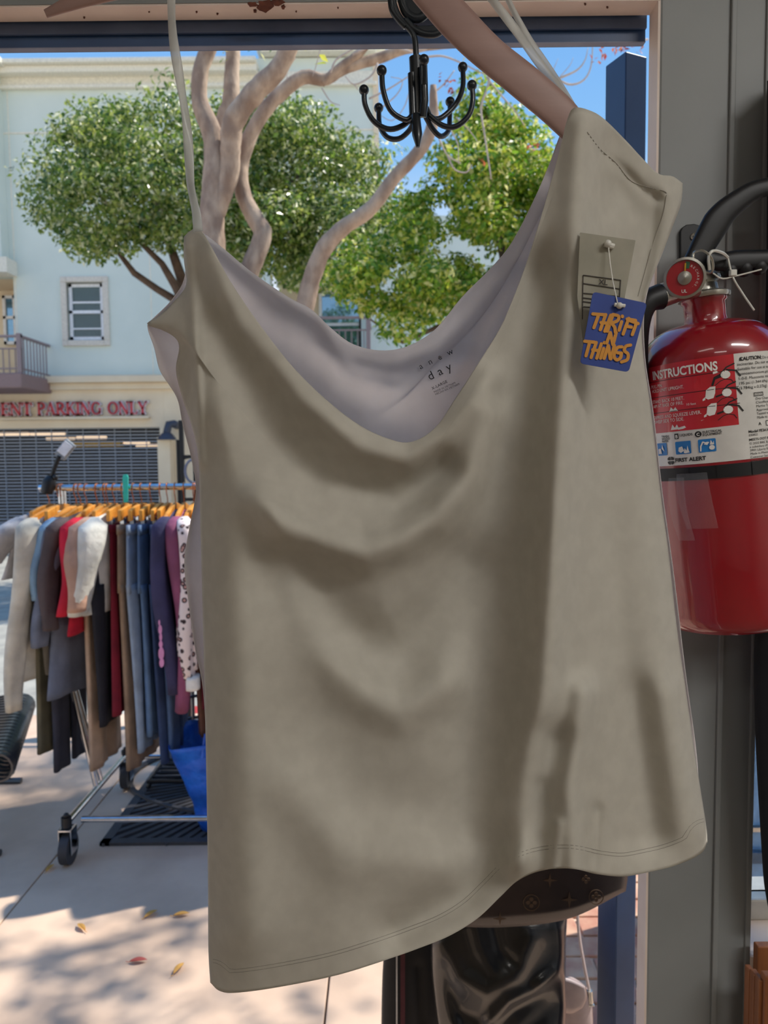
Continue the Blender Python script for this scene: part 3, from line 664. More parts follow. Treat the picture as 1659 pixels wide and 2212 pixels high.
def garment(name, lab, cat, px, c, kind, ln, half=0.2, seed=0, m=None, slen=None, thick=0.018, rz=0.0, c2=None, cuffm=None, grp='clothes on the rack', dz=0.0, lx=0.0):
    X0 = at(px, 1250, RY-0.22).x; z_ = BZ+dz
    M = Matrix.Translation((X0, RY, z_)) @ Matrix.Rotation(rz, 4, 'Z')
    t = empty(name, (X0, RY, z_-ln-.15), lab, cat, grp)
    m = m or mat('cloth_'+'_'.join(map(str, c)), c, 0.85, c2=c2 or tuple(int(v*.86) for v in c), noise_=9, bump=(28,0.5,0.012), transl=0.12)
    rr = random.Random(seed+100); ph = rr.uniform(0, 6); n = 26; b = MB(); b.M = M; rows = []
    if kind in ('shirt', 'tee', 'coat'):
        for i in range(n+1):
            q = i/n; z = -0.10-ln*q
            hu = half*(0.30+0.75*min(1, q*9)**.6) if q < .11 else half*(1.05-.12*math.sin(q*PI)+.08*q)
            rows.append((lx*q, 0, z, hu, thick*(0.55+.6*min(1, q*4)), .010*min(1, q*3), 2.0+rr.uniform(-.05,.05), ph+q*1.5))
        loft(b, rows); b.build('body', m, t, ang=0)
        sl = slen or (0.2 if kind == 'tee' else 0.55)
        for s in (-1, 1):
            b = MB(); sleeve(b, M, s, half*1.0, sl, 0.062 if kind == 'tee' else .05, seed+s, spread=.05 if kind == 'tee' else .03, tail=lx); so_ = b.build('sleeve', m, t, ang=0)
            if cuffm:
                b = MB(); b.M = M; loft(b, [(lx, s*(half+.03), -.15-sl-.055*i/4+.01, .042-.002*(i == 4), .028, 0, 1, 0) for i in range(5)], 16); b.build('cuff', cuffm, so_, ang=0)
        b = MB(); b.M = M; b.tube([(0.0+.02*math.sin(a), half*.28*math.cos(a), -.105+.006*math.sin(a)) for a in [2*PI*i/16 for i in range(17)]], .006, 6); b.build('collar', m, t, ang=0)
    elif kind == 'pants':
        rows = [(0, 0, -.155, half*.95, thick*.7, 0, 2, ph)]
        for i in range(1, 7): rows.append((0, 0, -.155-.28*i/6, half*(0.95+.1*i/6), thick*(.8+.4*i/6), .004, 2, ph))
        loft(b, rows); b.build('seat', m, t, ang=0)
        b = MB(); b.M = M; loft(b, [(0, 0, -.152, half*.98, thick*.95, 0, 2, ph), (0, 0, -.192, half*.99, thick*1.0, 0, 2, ph)]); b.build('waistband', m, t, ang=0)
        for s in (-1, 1):
            b = MB(); b.M = M; rows = []
            for i in range(19):
                q = i/18; rows.append((lx*q, s*half*(.50-.02*q), -.40-(ln-.25)*q, half*(.52-.1*math.sin(q*PI*.7)), thick*(1.0), .006, 1.5, ph+2*q))
            loft(b, rows, 20); b.build('leg', m, t, ang=0)
    elif kind == 'skirt':
        for i in range(n+1):
            q = i/n; rows.append((lx*q, 0, -.155-ln*q, half*(.8+.35*q), thick*(.8+.5*q), .014*q, 3, ph))
        loft(b, rows, 34); b.build('body', m, t, ang=0)
        b = MB(); b.M = M; loft(b, [(0, 0, -.152, half*.82, thick*.95, 0, 2, ph), (0, 0, -.185, half*.83, thick*1.0, 0, 2, ph)]); b.build('waistband', m, t, ang=0)
    return t
# patterned knit for the spotted cardigan
m_leo = mat('spotted_knit', (236,214,208), 0.85, bump=(40,0.3,0.01))
n = m_leo.node_tree; vo = n.nodes.new('ShaderNodeTexVoronoi'); vo.inputs['Scale'].default_value = 38; tcx = n.nodes.new('ShaderNodeTexCoord'); n.links.new(tcx.outputs['Object'], vo.inputs[0])
rp = n.nodes.new('ShaderNodeValToRGB'); el = rp.color_ramp.elements; el[0].position = 0; el[0].color = col((196,150,140)); el[1].position = 0.46; el[1].color = col((240,222,216))
q = el.new(0.20); q.color = col((196,150,140)); q = el.new(0.24); q.color = col((58,42,44)); q = el.new(0.38); q.color = col((58,42,44))
n.links.new(vo.outputs['Distance'], rp.inputs[0]); n.links.new(rp.outputs[0], n.nodes['Principled BSDF'].inputs['Base Color'])
m_wcuff = mat('white_cuff', (245,242,236), 0.8)
GL = [
 ('t_shirt','pale grey printed t-shirt at the far left end of the rack','t-shirt',36,(206,204,206),'tee',.28,.15,.16),
 ('trousers','olive trousers behind the pale grey t-shirt, second on the rack','trousers',62,(128,122,98),'pants',.98,.15,None),
 ('trousers','charcoal dress trousers with plain waistband near the left rack end','trousers',92,(66,66,78),'pants',1.055,.16,None),
 ('cardigan','long cream coat with hanging sleeves at the left of the rack','coat',86,(226,218,200),'coat',.70,.22,.76),
 ('shirt','light blue shirt with open collar beside the long cream coat','shirt',124,(150,186,214),'shirt',.5,.19,.3),
 ('dress','slate blue long dress right of the cream coat','dress',134,(124,132,152),'coat',.78,.19,.5),
 ('jacket','dark brown jacket with black cuff left of the bright red top','jacket',148,(98,84,84),'coat',.42,.21,.42),
 ('trousers','peach floral trousers hanging low under the brown jacket','trousers',172,(208,178,152),'pants',1.05,.16,None),
 ('top','bright crimson red long sleeve top on the rack','top',172,(216,28,58),'shirt',.50,.21,.36),
 ('t_shirt','tan peach t-shirt between the red top and the white shirt','t-shirt',190,(214,170,146),'tee',.42,.20,.34),
 ('trousers','black trousers under the red top in mid rack','trousers',196,(42,42,50),'pants',.85,.19,None),
 ('blouse','white short sleeve blouse with flared sleeve in mid rack','blouse',212,(246,242,230),'tee',.42,.2,.36),
 ('skirt','dark red pleated skirt right of the black trousers','skirt',232,(138,26,48),'skirt',.80,.15,None),
 ('trousers','camel brown wide trousers left of the pale jeans','trousers',256,(176,148,122),'pants',1.05,.16,None),
 ('jeans','pale washed blue jeans, lightest pair on the rack','jeans',274,(168,188,212),'pants',.97,.17,None),
 ('jeans','mid blue jeans between the palest and the darkest pair','jeans',296,(104,134,172),'pants',.90,.17,None),
 ('jeans','dark indigo jeans beside the navy hooded jacket','jeans',318,(58,78,118),'pants',1.02,.17,None),
 ('jeans','faded denim jeans with waistband facing out right of the indigo pair','jeans',334,(92,118,156),'pants',1.0,.15,None),
 ('jacket','navy and lavender jacket with pink lettered sleeve','jacket',352,(66,62,98),'coat',.66,.22,.68),
 ('sweater','mauve pink long sleeve sweater left of the spotted cardigan','sweater',372,(156,84,116),'coat',.74,.21,.76),
 ('cardigan','pink and white leopard spotted cardigan with white cuffs','cardigan',394,None,'coat',.64,.22,.62),
 ('t_shirt','lavender blue t-shirt right of the leopard spotted cardigan','t-shirt',424,(150,158,212),'tee',.5,.2,.24),
 ('t_shirt','white t-shirt hanging beside the lavender blue one','t-shirt',440,(240,240,244),'tee',.45,.2,.2),
 ('top','grey long sleeve top half hidden by the hanging shirt','top',456,(150,148,156),'coat',.66,.22,.68),
 ('skirt','wine red skirt low behind the leopard spotted cardigan','skirt',420,(110,24,44),'skirt',.78,.13,None),
 ('trousers','rust brown trousers low behind the mauve sweater','trousers',398,(126,84,66),'pants',.92,.12,None),
]
for i, (nm, lab, cat, px, c, kind, ln, half, sl) in enumerate(GL):
    kw = {}
    if c is None: kw = dict(m=m_leo, cuffm=m_wcuff); c = (0,0,0)
    if 'brown jacket' in lab: pass
    clips = kind in ('pants', 'skirt')
    q_ = max(0, min(1, (px-60)/340)); rzv = (-.34*(1-q_)+.05*q_ if not clips else -.18*(1-q_))+random.uniform(-.08, .08)
    garment(nm, lab, cat, px+(10 if not clips else 0)*(1-q_), c, kind, ln, half, seed=i*3, slen=sl, rz=rzv, thick=0.018 if clips else .022, lx=(-.07*(1-q_)+.03*q_) if not clips else .03*(q_-.3), **kw)
    X0 = at(px, 1250, RY-0.22).x
    if nm != 't_shirt' or px > 50: hanger(X0, 'wooden hanger of the '+lab, clips, rzv, half=max(.17, half))
# coats added further right, out of view, to throw shade on the paving
for i, (xx, c, lab) in enumerate(((-.42,(90,90,110),'unseen grey coat added on the rack to shade the pavement'),(-.18,(60,70,90),'unseen slate coat added on the rack to shade the pavement'),(0.08,(120,60,60),'unseen brick red coat added on the rack to shade the pavement'))):
    garment('coat', lab, 'coat', 829.5+xx*F/3.08, c, 'coat', .95, .30, seed=90+i, slen=.5, thick=.035, dz=0)
    hanger(at(829.5+xx*F/3.08, 1250, RY-.22).x, 'wooden hanger carrying the '+lab, False, 0, half=.24)

m_pk = mat('pink_print', (224,150,196), .7); m_ws = mat('red_print', (190,120,112), .8)
nj = [o for o in bpy.data.objects if o.name.startswith('jacket') and o.parent is None and 'navy' in o.get('label', '')][0]
b = MB()
for k_, (px, py, a_, c_) in enumerate(((344,1345,2,6),(346,1360,4,10),(347,1376,3,9),(347,1392,4,8),(348,1412,6,14),(349,1432,5,10))):
    b.prism([at(px+a_*math.cos(q), py+c_*math.sin(q), 3.005) for q in [2*PI*i/14 for i in range(14)]], (0, .006, 0))
b.build('sleeve_print', m_pk, nj, smooth=False)
# clip lamp on the rail
p0 = at(105, 1050, RY-.02); p1 = at(118, 1010, RY-.02); p2 = at(128, 985, RY-.02); p3 = at(152, 955, RY-.02)
t = empty('clip_lamp', p0, 'grey clip-on lamp with white rectangular head clamped to the rack rail', 'lamp')
b = MB(); b.tube([p0+Vector((-.01,0,-.03)), p0+Vector((.005,0,.02)), at(112,1030,RY-.02)], [.026,.03,.018], 10); b.build('clamp', m_black, t)
b = MB(); b.tube([at(112,1030,RY-.02), p1, p2], .010, 8); b.ball(at(120,1031,RY-.03), .012); b.build('arm', m_black, t)
d = (p3-p2).normalized(); s = Vector((d.z, 0, -d.x)); hw = .026
b = MB(); b.prism([p2-s*hw-d*.005, p2+s*hw-d*.005, p3+s*hw, p3-s*hw], (0, .02, 0)); b.build('head', mat('lamp_grey', (150,155,158), .4), t, smooth=False, bevel=.004)
b = MB(); b.prism([p2-s*hw*.8+d*.012+Vector((0,-.004,0)), p2+s*hw*.8+d*.012+Vector((0,-.004,0)), p3+s*hw*.8-d*.008+Vector((0,-.004,0)), p3-s*hw*.8-d*.008+Vector((0,-.004,0))], (0, .005, 0)); b.build('lens', mat('lamp_lens', (238,238,240), .3), t, smooth=False, bevel=.001)
# turquoise rail divider
p0 = at(273, 1055, RY-.02); b = MB()
hw = .012; zt0 = at(273,1025,RY-.02).z; zt1 = at(273,1085,RY-.02).z
b.prism([(p0.x-hw, RY-.03, zt1), (p0.x+hw*.6, RY-.03, zt1), (p0.x+hw, RY-.03, zt0-.01), (p0.x+hw*.6, RY-.03, zt0), (p0.x-hw*.6, RY-.03, zt0), (p0.x-hw, RY-.03, zt0-.01)], (0, .008, 0))
b.tube([(p0.x-.002, RY+.017*math.cos(a), BZ+.017*math.sin(a)) for a in [2*PI*i/16 for i in range(17)]], .003, 6)
tag(b.build('rail_divider', mat('turquoise_plastic', (60,214,190), .4), smooth=False, bevel=.001), 'turquoise plastic size divider standing up from the rack rail', 'divider')

# big blue sack inside the rack base
m_sack = mat('blue_tarpaulin', (44,120,236), .35, c2=(30,92,200), noise_=10, bump=(9,0.8,0.03))
cx = -.66; cy = 3.26; t = empty('shopping_bag', (cx, cy, 0), 'big blue plastic shopping bag standing in the rack base', 'bag')
rows = []; b = MB(); seg = 48; vs = []; fs = []; ztop = .40
N = 18
for j in range(N+1):
    q = j/N; hx = .15+.12*q; hy = .10+.08*q
    for k in range(seg):
        a = 2*PI*k/seg; ca, sa = math.cos(a), math.sin(a); e_ = .55
        x = hx*math.copysign(abs(ca)**e_, ca); y = hy*math.copysign(abs(sa)**e_, sa)
        nn = noise.noise(Vector((x*9, y*9, q*5)))*.03*min(1, q*4)
        vs.append((cx+x*(1+nn*4), cy+y*(1+nn*3), .01+(ztop+.015*math.sin(a*3))*q))
for j in range(N):
    for k in range(seg): fs.append((j*seg+k, j*seg+(k+1) % seg, (j+1)*seg+(k+1) % seg, (j+1)*seg+k))
fs.append(tuple(range(seg))[::-1]); b.add(vs, fs); b.build('body', m_sack, t, solid=.002, ang=0)
for s in (-1, 1):
    b = MB(); b.tube([(cx-.1, cy+s*.17, ztop-.03), (cx-.09, cy+s*.16, ztop+.06), (cx, cy+s*.1, ztop+.10), (cx+.09, cy+s*.16, ztop+.06), (cx+.1, cy+s*.17, ztop-.03)], .012, 8, flat=.25); b.build('handle', m_sack, t)

# tree grate with slots
m_iron = mat('cast_iron', (84,82,84), .7, .3, bump=(60,.3,.003))
gxc, gyc = at(620,1690,NY).x+.0, 3.3
b = MB(); gx0, gx1, gy0, gy1 = -1.2, 0.42, 3.08, 4.4
b.box((gx0, gy0, 0.0), (gx1, gy0+.04, .014)); b.box((gx0, gy1-.04, 0), (gx1, gy1, .014)); b.box((gx0, gy0, 0), (gx0+.04, gy1, .014)); b.box((gx1-.04, gy0, 0), (gx1, gy1, .014))
cc = Vector((nt_.location.x, NY, 0))
for ring_r in (.22, .5, .80):
    b.tube([cc+Vector((ring_r*math.cos(a), ring_r*math.sin(a)*.62, .007)) for a in [2*PI*i/48 for i in range(49)]], .016, 6, flat=1)
for i in range(110):
    a = 2*PI*i/110; d = Vector((math.cos(a), math.sin(a), 0)); pts = []
    r0 = .22; r1 = 2.0
    while r1 > r0 and not (gx0 < (cc+d*r1).x < gx1 and gy0 < (cc+d*r1).y < gy1): r1 -= .02
    if r1 > r0+.05:
        s_ = Vector((-d.y, d.x, 0))
        b.prism([cc+d*r0-s_*.004, cc+d*r0+s_*.004, cc+d*r1+s_*.013, cc+d*r1-s_*.013], (0, 0, .012))
tag(b.build('tree_grate', m_iron, smooth=False), 'dark cast iron tree grate with radiating slots under the clothes rack', 'tree grate')
b = MB(); b.box((gx0+.01, gy0+.01, 0.001), (gx1-.01, gy1-.01, .003)); tag(b.build('grate_soil', mat('dark_soil', (62,56,54), .95), smooth=False), kind='structure')

# strip bench at the left edge
m_strip = mat('black_steel_strip', (48,50,55), .3, coat=.5)
t = empty('steel_bench', (-1.9, 3.75, 0), 'black steel strip bench with rolled front edge at the left edge', 'bench')
b0 = at(62, 1690, 3.25); 
ex0, ey0 = at(34,1690,2.98).x, 2.98; ex1, ey1 = at(74,1500,3.75).x, 3.75
NS = 20
for i in range(NS):
    q = i/(NS-1); x1 = ex0+(ex1-ex0)*q; y = ey0+(ey1-ey0)*q; zf = .44
    prof = []
    for k in range(13):                         # rolled edge
        a = -PI*1.15+PI*1.65*k/12; prof.append((x1-.06+.055*math.cos(a), zf-.055+.055*math.sin(a)))
    prof += [(x1-.14, zf-.005), (x1-.28, zf-.03), (x1-.42, zf-.02), (x1-.50, zf+.05), (x1-.56, zf+.2), (x1-.62, zf+.40), (x1-.68, zf+.44)]
    bb = MB(); vs = []; th = .0045; hw = .0125
    n_ = len(prof)
    for j, (xx, zz) in enumerate(prof):
        p = Vector(prof[min(j+1, n_-1)])-Vector(prof[max(j-1, 0)]); p.normalize(); nx, nz = -p.y*th, p.x*th
        vs += [(xx+nx, y-hw, zz+nz), (xx+nx, y+hw, zz+nz), (xx-nx, y+hw, zz-nz), (xx-nx, y-hw, zz-nz)]
    fs = [(0,1,2,3), tuple(4*(n_-1)+k for k in (3,2,1,0))]
    for j in range(n_-1):
        for k in range(4): fs.append((4*j+k, 4*j+4+k, 4*j+4+(k+1) % 4, 4*j+(k+1) % 4))
    bb.add(vs, fs); bb.build('strip', m_strip, t)
b = MB()
for (dx) in (-.10, -.45): b.tube([(ex0+dx, ey0-.03, .41), (ex1+dx, ey1+.03, .41)], .014, 8)
b.build('cross_rail', m_strip, t)
for q in (.04, .96):
    x1 = ex0+(ex1-ex0)*q; y = ey0+(ey1-ey0)*q; b = MB(); b.tube([(x1-.12, y, .41), (x1-.16, y, .02)], .018, 8); b.tube([(x1-.42, y, .41), (x1-.40, y, .02)], .018, 8); b.tube([(x1-.08, y, .012), (x1-.46, y, .012)], .016, 8); b.build('leg', m_strip, t)

# black metal lattice chair behind the sack, and the tree guard by the kerb
t = empty('metal_chair', (at(430,1600,4.0).x, 4.0, 0), 'black metal lattice back chair behind the blue bag', 'chair')
cxx = at(450,1600,4.0).x; b = MB()
za, zb_ = at(430,1620,4.0).z, at(430,1488,4.0).z
for i in range(5):
    x0 = cxx-.16+i*.08; b.tube([(x0, 3.98+abs(i-2)*.01, za), (x0+(i-2)*.004, 4.03, (za+zb_)/2), (x0+(i-2)*.01, 4.06, zb_+.12)], .009, 8)
for q in (.15, .5, .85, 1.15): b.tube([(cxx-.2, 4.02, za+(zb_-za)*q-.02), (cxx, 4.05, za+(zb_-za)*q+.01), (cxx+.2, 4.02, za+(zb_-za)*q-.02)], .009, 8)
b.build('backrest', m_strip, t)
b = MB(); b.tube([(cxx-.2,3.98,za),(cxx-.2,3.6,za),(cxx+.2,3.6,za),(cxx+.2,3.98,za),(cxx-.2,3.98,za)], .011, 8)
for i in range(7): b.tube([(cxx-.2, 3.65+i*.055, za), (cxx+.2, 3.65+i*.055, za)], .007, 6)
b.build('seat', m_strip, t)
for sx_ in (-1, 1):
    for yy in (3.62, 3.98): b = MB(); b.tube([(cxx+sx_*.19, yy, za), (cxx+sx_*.21, yy, 0.014)], .011, 8); b.build('leg', m_strip, t)
GY = 4.65
t = empty('tree_guard', (at(410,1040,GY).x, GY, 0), 'black iron tree guard with ring, rising above the rack rail', 'tree guard')
for (px, pt, wd) in ((391, 908, .013), (420, 920, .013), (384, 950, .008)):
    p = at(px, pt, GY); b = MB(); b.box((p.x-wd, GY-.015, 0), (p.x+wd, GY+.015, p.z)); b.build('post', m_black, t, smooth=False, bevel=.003)
b = MB(); p = at(404, 990, GY); b.box((p.x-.03, GY-.012, p.z), (p.x+.5, GY+.012, p.z+.02)); b.tube([(p.x-.05, GY, p.z-.06), (p.x-.02, GY, p.z+.0), (p.x+.02, GY, p.z+.01)], .01, 8); b.box((p.x-.03, GY-.012, p.z-.26), (p.x+.5, GY+.012, p.z-.24)); b.build('rail', m_black, t, smooth=False)
b = MB(); cc = at(418, 1018, GY-.02); b.tube([cc+Vector((.05*math.cos(a), 0, .07*math.sin(a))) for a in [2*PI*i/24 for i in range(25)]], .008, 8); b.build('ring', m_greyedge, t)

# ------------------------------------------------------------------ blue post outside the opening
PY = 1.35
c0 = at(1352, 110, PY); c1 = at(1308, 130, PY+.05); c2_ = at(1398, 104, PY+.02); top = c0.z
c3 = c1+c2_-c0
b = MB(); poly = [Vector((c.x, c.y, 0)) for c in (c0, c2_, c3, c1)]
b.prism(poly, (0, 0, top)); tag(b.build('steel_post', m_blue, smooth=False, bevel=.002), 'tall navy blue square steel post just outside the opening', 'post')

# ------------------------------------------------------------------ the hanging shirt
SY = 0.66
m_shirt = mat('cream_jersey', (212,208,197), 0.9, c2=(206,202,191), noise_=60, bump=(900,0.05,0.0004), transl=0.30)
shirt = empty('tank_top', at(900, 300, SY), 'large cream cowl neck tank top hanging from the pink wooden hanger', 'shirt')
RG = [Ridge([(1262,262),(1250,500),(1222,800),(1195,1150),(1172,1500),(1120,1850)], 46, -.016),
      Ridge([(1330,330),(1290,560),(1310,900),(1345,1300),(1380,1800)], 60, .008),
      Ridge([(1170,600),(1120,900),(1090,1200),(1060,1500),(1010,1800)], 70, .014),
      Ridge([(560,1075),(610,1130),(700,1175),(790,1195),(860,1170),(940,1120),(1010,1030),(1060,900)], 44, -.013),
      Ridge([(640,1250),(720,1350),(800,1400),(870,1400),(950,1320),(1010,1230)], 75, .013),
      Ridge([(590,1120),(630,1250),(700,1400),(790,1500),(860,1540),(960,1480)], 48, -.008),
      Ridge([(450,540),(520,700),(640,850),(780,965),(880,990),(960,940),(1060,820)], 34, -.009),
      Ridge([(470,700),(560,900),(700,1040),(860,1080),(960,1020)], 42, .007),
      Ridge([(470,900),(500,1200),(520,1600),(540,2000)], 70, -.006),
      Ridge([(700,1560),(760,1700),(900,1740)], 80, .005), Ridge([(620,1700),(760,1860),(960,1850)], 60, -.005),
      Ridge([(1190,1600),(1130,1780),(1000,1930),(860,2010)], 44, .010), Ridge([(1260,1500),(1230,1700),(1240,1880)], 34, -.012),
      Ridge([(1170,1700),(1160,1890)], 20, .004), Ridge([(1205,1780),(1195,1890)], 12, -.004), Ridge([(1290,1750),(1275,1890)], 14, .004),
      Ridge([(1440,1500),(1470,1650),(1500,1790)], 50, -.006), Ridge([(1380,1500),(1420,1800)], 40, .006),
      Ridge([(1300,330),(1345,365),(1400,420),(1428,430)], 9, .0022), Ridge([(1440,420),(1432,520),(1400,640)], 16, -.004), Ridge([(1415,430),(1400,540),(1370,700)], 22, .004),
      Ridge([(1345,420),(1380,470),(1350,620)], 45, .006),
      Ridge([(405,530),(422,700),(430,900),(434,1000)], 10, -.006), Ridge([(480,540),(530,700),(600,850)], 40, .005)]
L_pts = [(398,512),(398,560),(403,615),(378,650),(345,682),(318,700),(350,712),(378,728),(388,750),(381,800),(395,860),(418,930),(430,1000),(434,1150),(438,1300),(443,1500),(447,1700),(450,1900),(451,2050),(455,2122)]
T_pts = [(398,512),(412,499),(430,494),(455,530),(500,612),(560,700),(630,790),(700,860),(770,915),(830,945),(885,956),(940,925),(985,860),(1030,790),(1090,690),(1140,560),(1180,430),(1208,330),(1225,262),(1240,234),(1275,240),(1305,258),(1350,302),(1385,340),(1420,375),(1452,381),(1474,396)]
R_pts = [(1474,396),(1470,440),(1452,490),(1425,560),(1398,630),(1386,690),(1388,760),(1400,850),(1414,960),(1428,1080),(1444,1200),(1462,1360),(1482,1500),(1502,1640),(1524,1780),(1527,1818)]
B_pts = [(455,2122),(475,2140),(510,2144),(600,2132),(720,2108),(820,2078),(900,2050),(970,2022),(1030,1985),(1080,1938),(1115,1904),(1155,1884),(1200,1876),(1240,1877),(1290,1888),(1345,1893),(1400,1884),(1450,1872),(1495,1854),(1518,1838),(1527,1818)]
def shirt_depth(q, u, v):
    d = SY - .0
    edge = min(u, 1-u); d += .030*max(0, 1-edge/.10)**2
    for r in RG: d += 1.9*r(q)
    d += .034*max(0, (q.x-1195)/330)+.022*max(0, (720-q.x)/290)
    d += .012*math.sin(q.x*.0047+.5)*math.sin(q.y*.0031) 
    return d
def line_at(g, py): return g
NU, NV = 230, 250
grid = coons(v2(T_pts), v2(B_pts), v2(L_pts), v2(R_pts), NU, NV)
import numpy as np
ga_ = np.array([[(q.x, q.y) for q in row] for row in grid])
for _ in range(60): ga_[1:-1, 1:-1] = (ga_[:-2, 1:-1]+ga_[2:, 1:-1]+ga_[1:-1, :-2]+ga_[1:-1, 2:])/4
grid = [[Vector((float(p[0]), float(p[1]), 0)) for p in row] for row in ga_]
P3 = []
for j, row in enumerate(grid):
    v = j/(NV-1); r3 = []
    for i, q in enumerate(row):
        u = i/(NU-1); d = shirt_depth(q, u, v)
        r3.append((q, d, u, v))
    P3.append(r3)
def smooth_d(P, k=2):
    D = [[c[1] for c in row] for row in P]
    for _ in range(k):
        E = [row[:] for row in D]
        for j in range(1, len(D)-1):
            for i in range(1, len(D[0])-1): E[j][i] = (D[j-1][i]+D[j+1][i]+D[j][i-1]+D[j][i+1]+2*D[j][i])/6
        D = E
    return D
D = smooth_d(P3, 3)
# the hem: a twin stitched groove a constant distance above the bottom edge
botP = spline(v2(B_pts), NU*2)
def hem_groove(q):
    return 0
    if q.y < 1700: return 0
    dd = min((q-botP[k]).length for k in range(0, len(botP), 2))
    g = .0012*math.exp(-((dd-46)/3.2)**2)+.0012*math.exp(-((dd-54)/3.2)**2)
    return g - (.0010 if dd < 44 else 0)
G = [[at(P3[j][i][0].x, P3[j][i][0].y, D[j][i]+hem_groove(P3[j][i][0])) for i in range(NU)] for j in range(NV)]
b = MB(); b.grid(G); fp = b.build('front_panel', m_shirt, shirt, solid=.0009, ang=0)
m_seam = mat('shaded_seam', (150,145,134), .9)  # darker than the jersey: the groove's shade put into the thread colour
def thread(pts, name, rad=.00028):
    b = MB(); b.tube(pts, rad, 6); b.build(name, m_seam, fp)
hb = np.array([(q.x, q.y) for q in botP])
for off in (44, 51):
    pts = []
    for i in range(2, NU-1, 2):
        prev = None
        for j in range(NV-2, NV-60, -1):
            q = P3[j][i][0]; dd = float(np.min(np.hypot(hb[:,0]-q.x, hb[:,1]-q.y)))
            if dd >= off:
                p = G[j+1][i].lerp(G[j][i], min(1, max(0, (off-prev)/(dd-prev)))) if prev is not None else G[j][i]
                pts.append(p+Vector((0, -.0005, 0))); break
            prev = dd
    thread(pts, 'hem_stitch')
ga2 = ga_.reshape(-1, 2); gw = np.array([tuple(p) for row in G for p in row])
def on_shirt(px, py):
    k = int(np.argmin((ga2[:,0]-px)**2+(ga2[:,1]-py)**2)); return at(px, py, float(gw[k][1])-.0006)
thread([on_shirt(q.x, q.y) for q in spline(v2([(1268,285),(1296,322),(1330,352),(1362,390),(1398,404),(1432,412),(1440,418)]), 50)], 'shoulder_seam', .0004)
thread([on_shirt(q.x, q.y) for q in spline(v2([(1440,418),(1432,462),(1412,520),(1392,590),(1378,640)]), 40)], 'armhole_seam', .0003)
# back panel: lies behind, shows above the neckline and at the left armhole
BT = [(400,520),(430,500),(480,535),(540,585),(620,640),(672,668),(712,706),(760,742),(820,757),(880,748),(940,712),(1000,640),(1060,580),(1105,525),(1150,440),(1185,360),(1207,300),(1228,250),(1240,236),(1300,275),(1400,360),(1466,400)]
BL = [(400,520),(399,600),(370,650),(330,690),(319,706),(334,752),(346,800),(372,840),(386,868),(396,920),(414,990),(424,1060),(410,1140),(399,1215),(408,1300),(422,1400),(438,1480),(446,1600),(450,1800),(456,2050)]
BR = [(1466,400),(1440,520),(1396,640),(1392,760),(1412,900),(1430,1060),(1455,1240),(1480,1450),(1505,1640),(1512,1800)]
BB = [(456,2050),(520,2100),(700,2080),(860,2030),(980,1960),(1080,1880),(1200,1840),(1340,1860),(1440,1850),(1512,1800)]
RB = [Ridge([(470,560),(600,680),(760,800),(860,830),(1000,780)], 40, .012), Ridge([(430,505),(560,610),(700,700),(760,770),(840,790),(950,750),(1040,650),(1120,560)], 16, -.004),
      Ridge([(600,660),(700,790),(800,900),(900,930)], 50, -.010), Ridge([(1080,600),(1000,720),(960,840)], 45, .006), Ridge([(700,720),(760,800),(850,820)], 14, -.004), Ridge([(1150,520),(1080,680),(1010,820)], 20, -.005)]
g2 = coons(v2(BT), v2(BB), v2(BL), v2(BR), 130, 150); Gb = []
for j, row in enumerate(g2):
    v = j/149; r = []
    for i, q in enumerate(row):
        u = i/129; bulge = math.sin(PI*u)**.5
        d = SY+.040+.055*bulge*min(1, .35+v*3) + sum(k_(q) for k_ in RB) + .034*max(0, (q.x-1195)/330)+.022*max(0, (720-q.x)/290)
        r.append(at(q.x, q.y, d))
    Gb.append(r)
b = MB(); b.grid(Gb); bp_ = b.build('back_panel', mat('cream_jersey_inside', (234,229,230), 0.9, c2=(230,225,226), noise_=60, transl=.5), shirt, solid=.0009, ang=0)
CAND = [(j, i) for j in range(150) for i in range(130) if 885 < g2[j][i].x < 1030 and 730 < g2[j][i].y < 880]
def back_pt(px, py, off=.0012):
    best = None; q = Vector((px, py, 0)); bd = 1e9
    for (j, i) in CAND:
        e_ = (g2[j][i]-q).length
        if e_ < bd: bd = e_; best = (j, i)
    return Gb[best[0]][best[1]].y - off
# printed size mark inside the neck
m_ink = mat('grey_ink', (70,66,64), .9)
b = MB()
def print_line(txt, px, py, size, ang, gap=0, bold=0.0):
    vs, fs = text_mesh(txt, 1.0, bold, 1.0+gap); Y = back_pt(px+30, py); a = R_(ang); out = []
    for p in vs:
        x0_ = px+(p.x*math.cos(a)-p.y*math.sin(a))*size; y0_ = py-(p.x*math.sin(a)+p.y*math.cos(a))*size; Y = back_pt(x0_, y0_)
        x = px+(p.x*math.cos(a)+p.y*math.sin(a)*1)*size; y = py-(-p.x*math.sin(a)*-1+p.y*math.cos(a))*size if False else py-(p.x*math.sin(a)+p.y*math.cos(a))*size
        x = px+(p.x*math.cos(a)-p.y*math.sin(a))*size
        out.append(at(x, y, Y-.0015))
    b.add(out, fs)
print_line('a n e w', 908, 798, 18, 26, .5); print_line('d a y', 928, 822, 26, 26, .1); print_line('X-LARGE', 934, 842, 8.5, 26, .1, .01)
print_line('MADE IN VIETNAM', 938, 849, 6, 24); print_line('HECHO EN VIETNAM', 941, 854, 6, 24)
b.build('neck_print', m_ink, bp_, smooth=False)

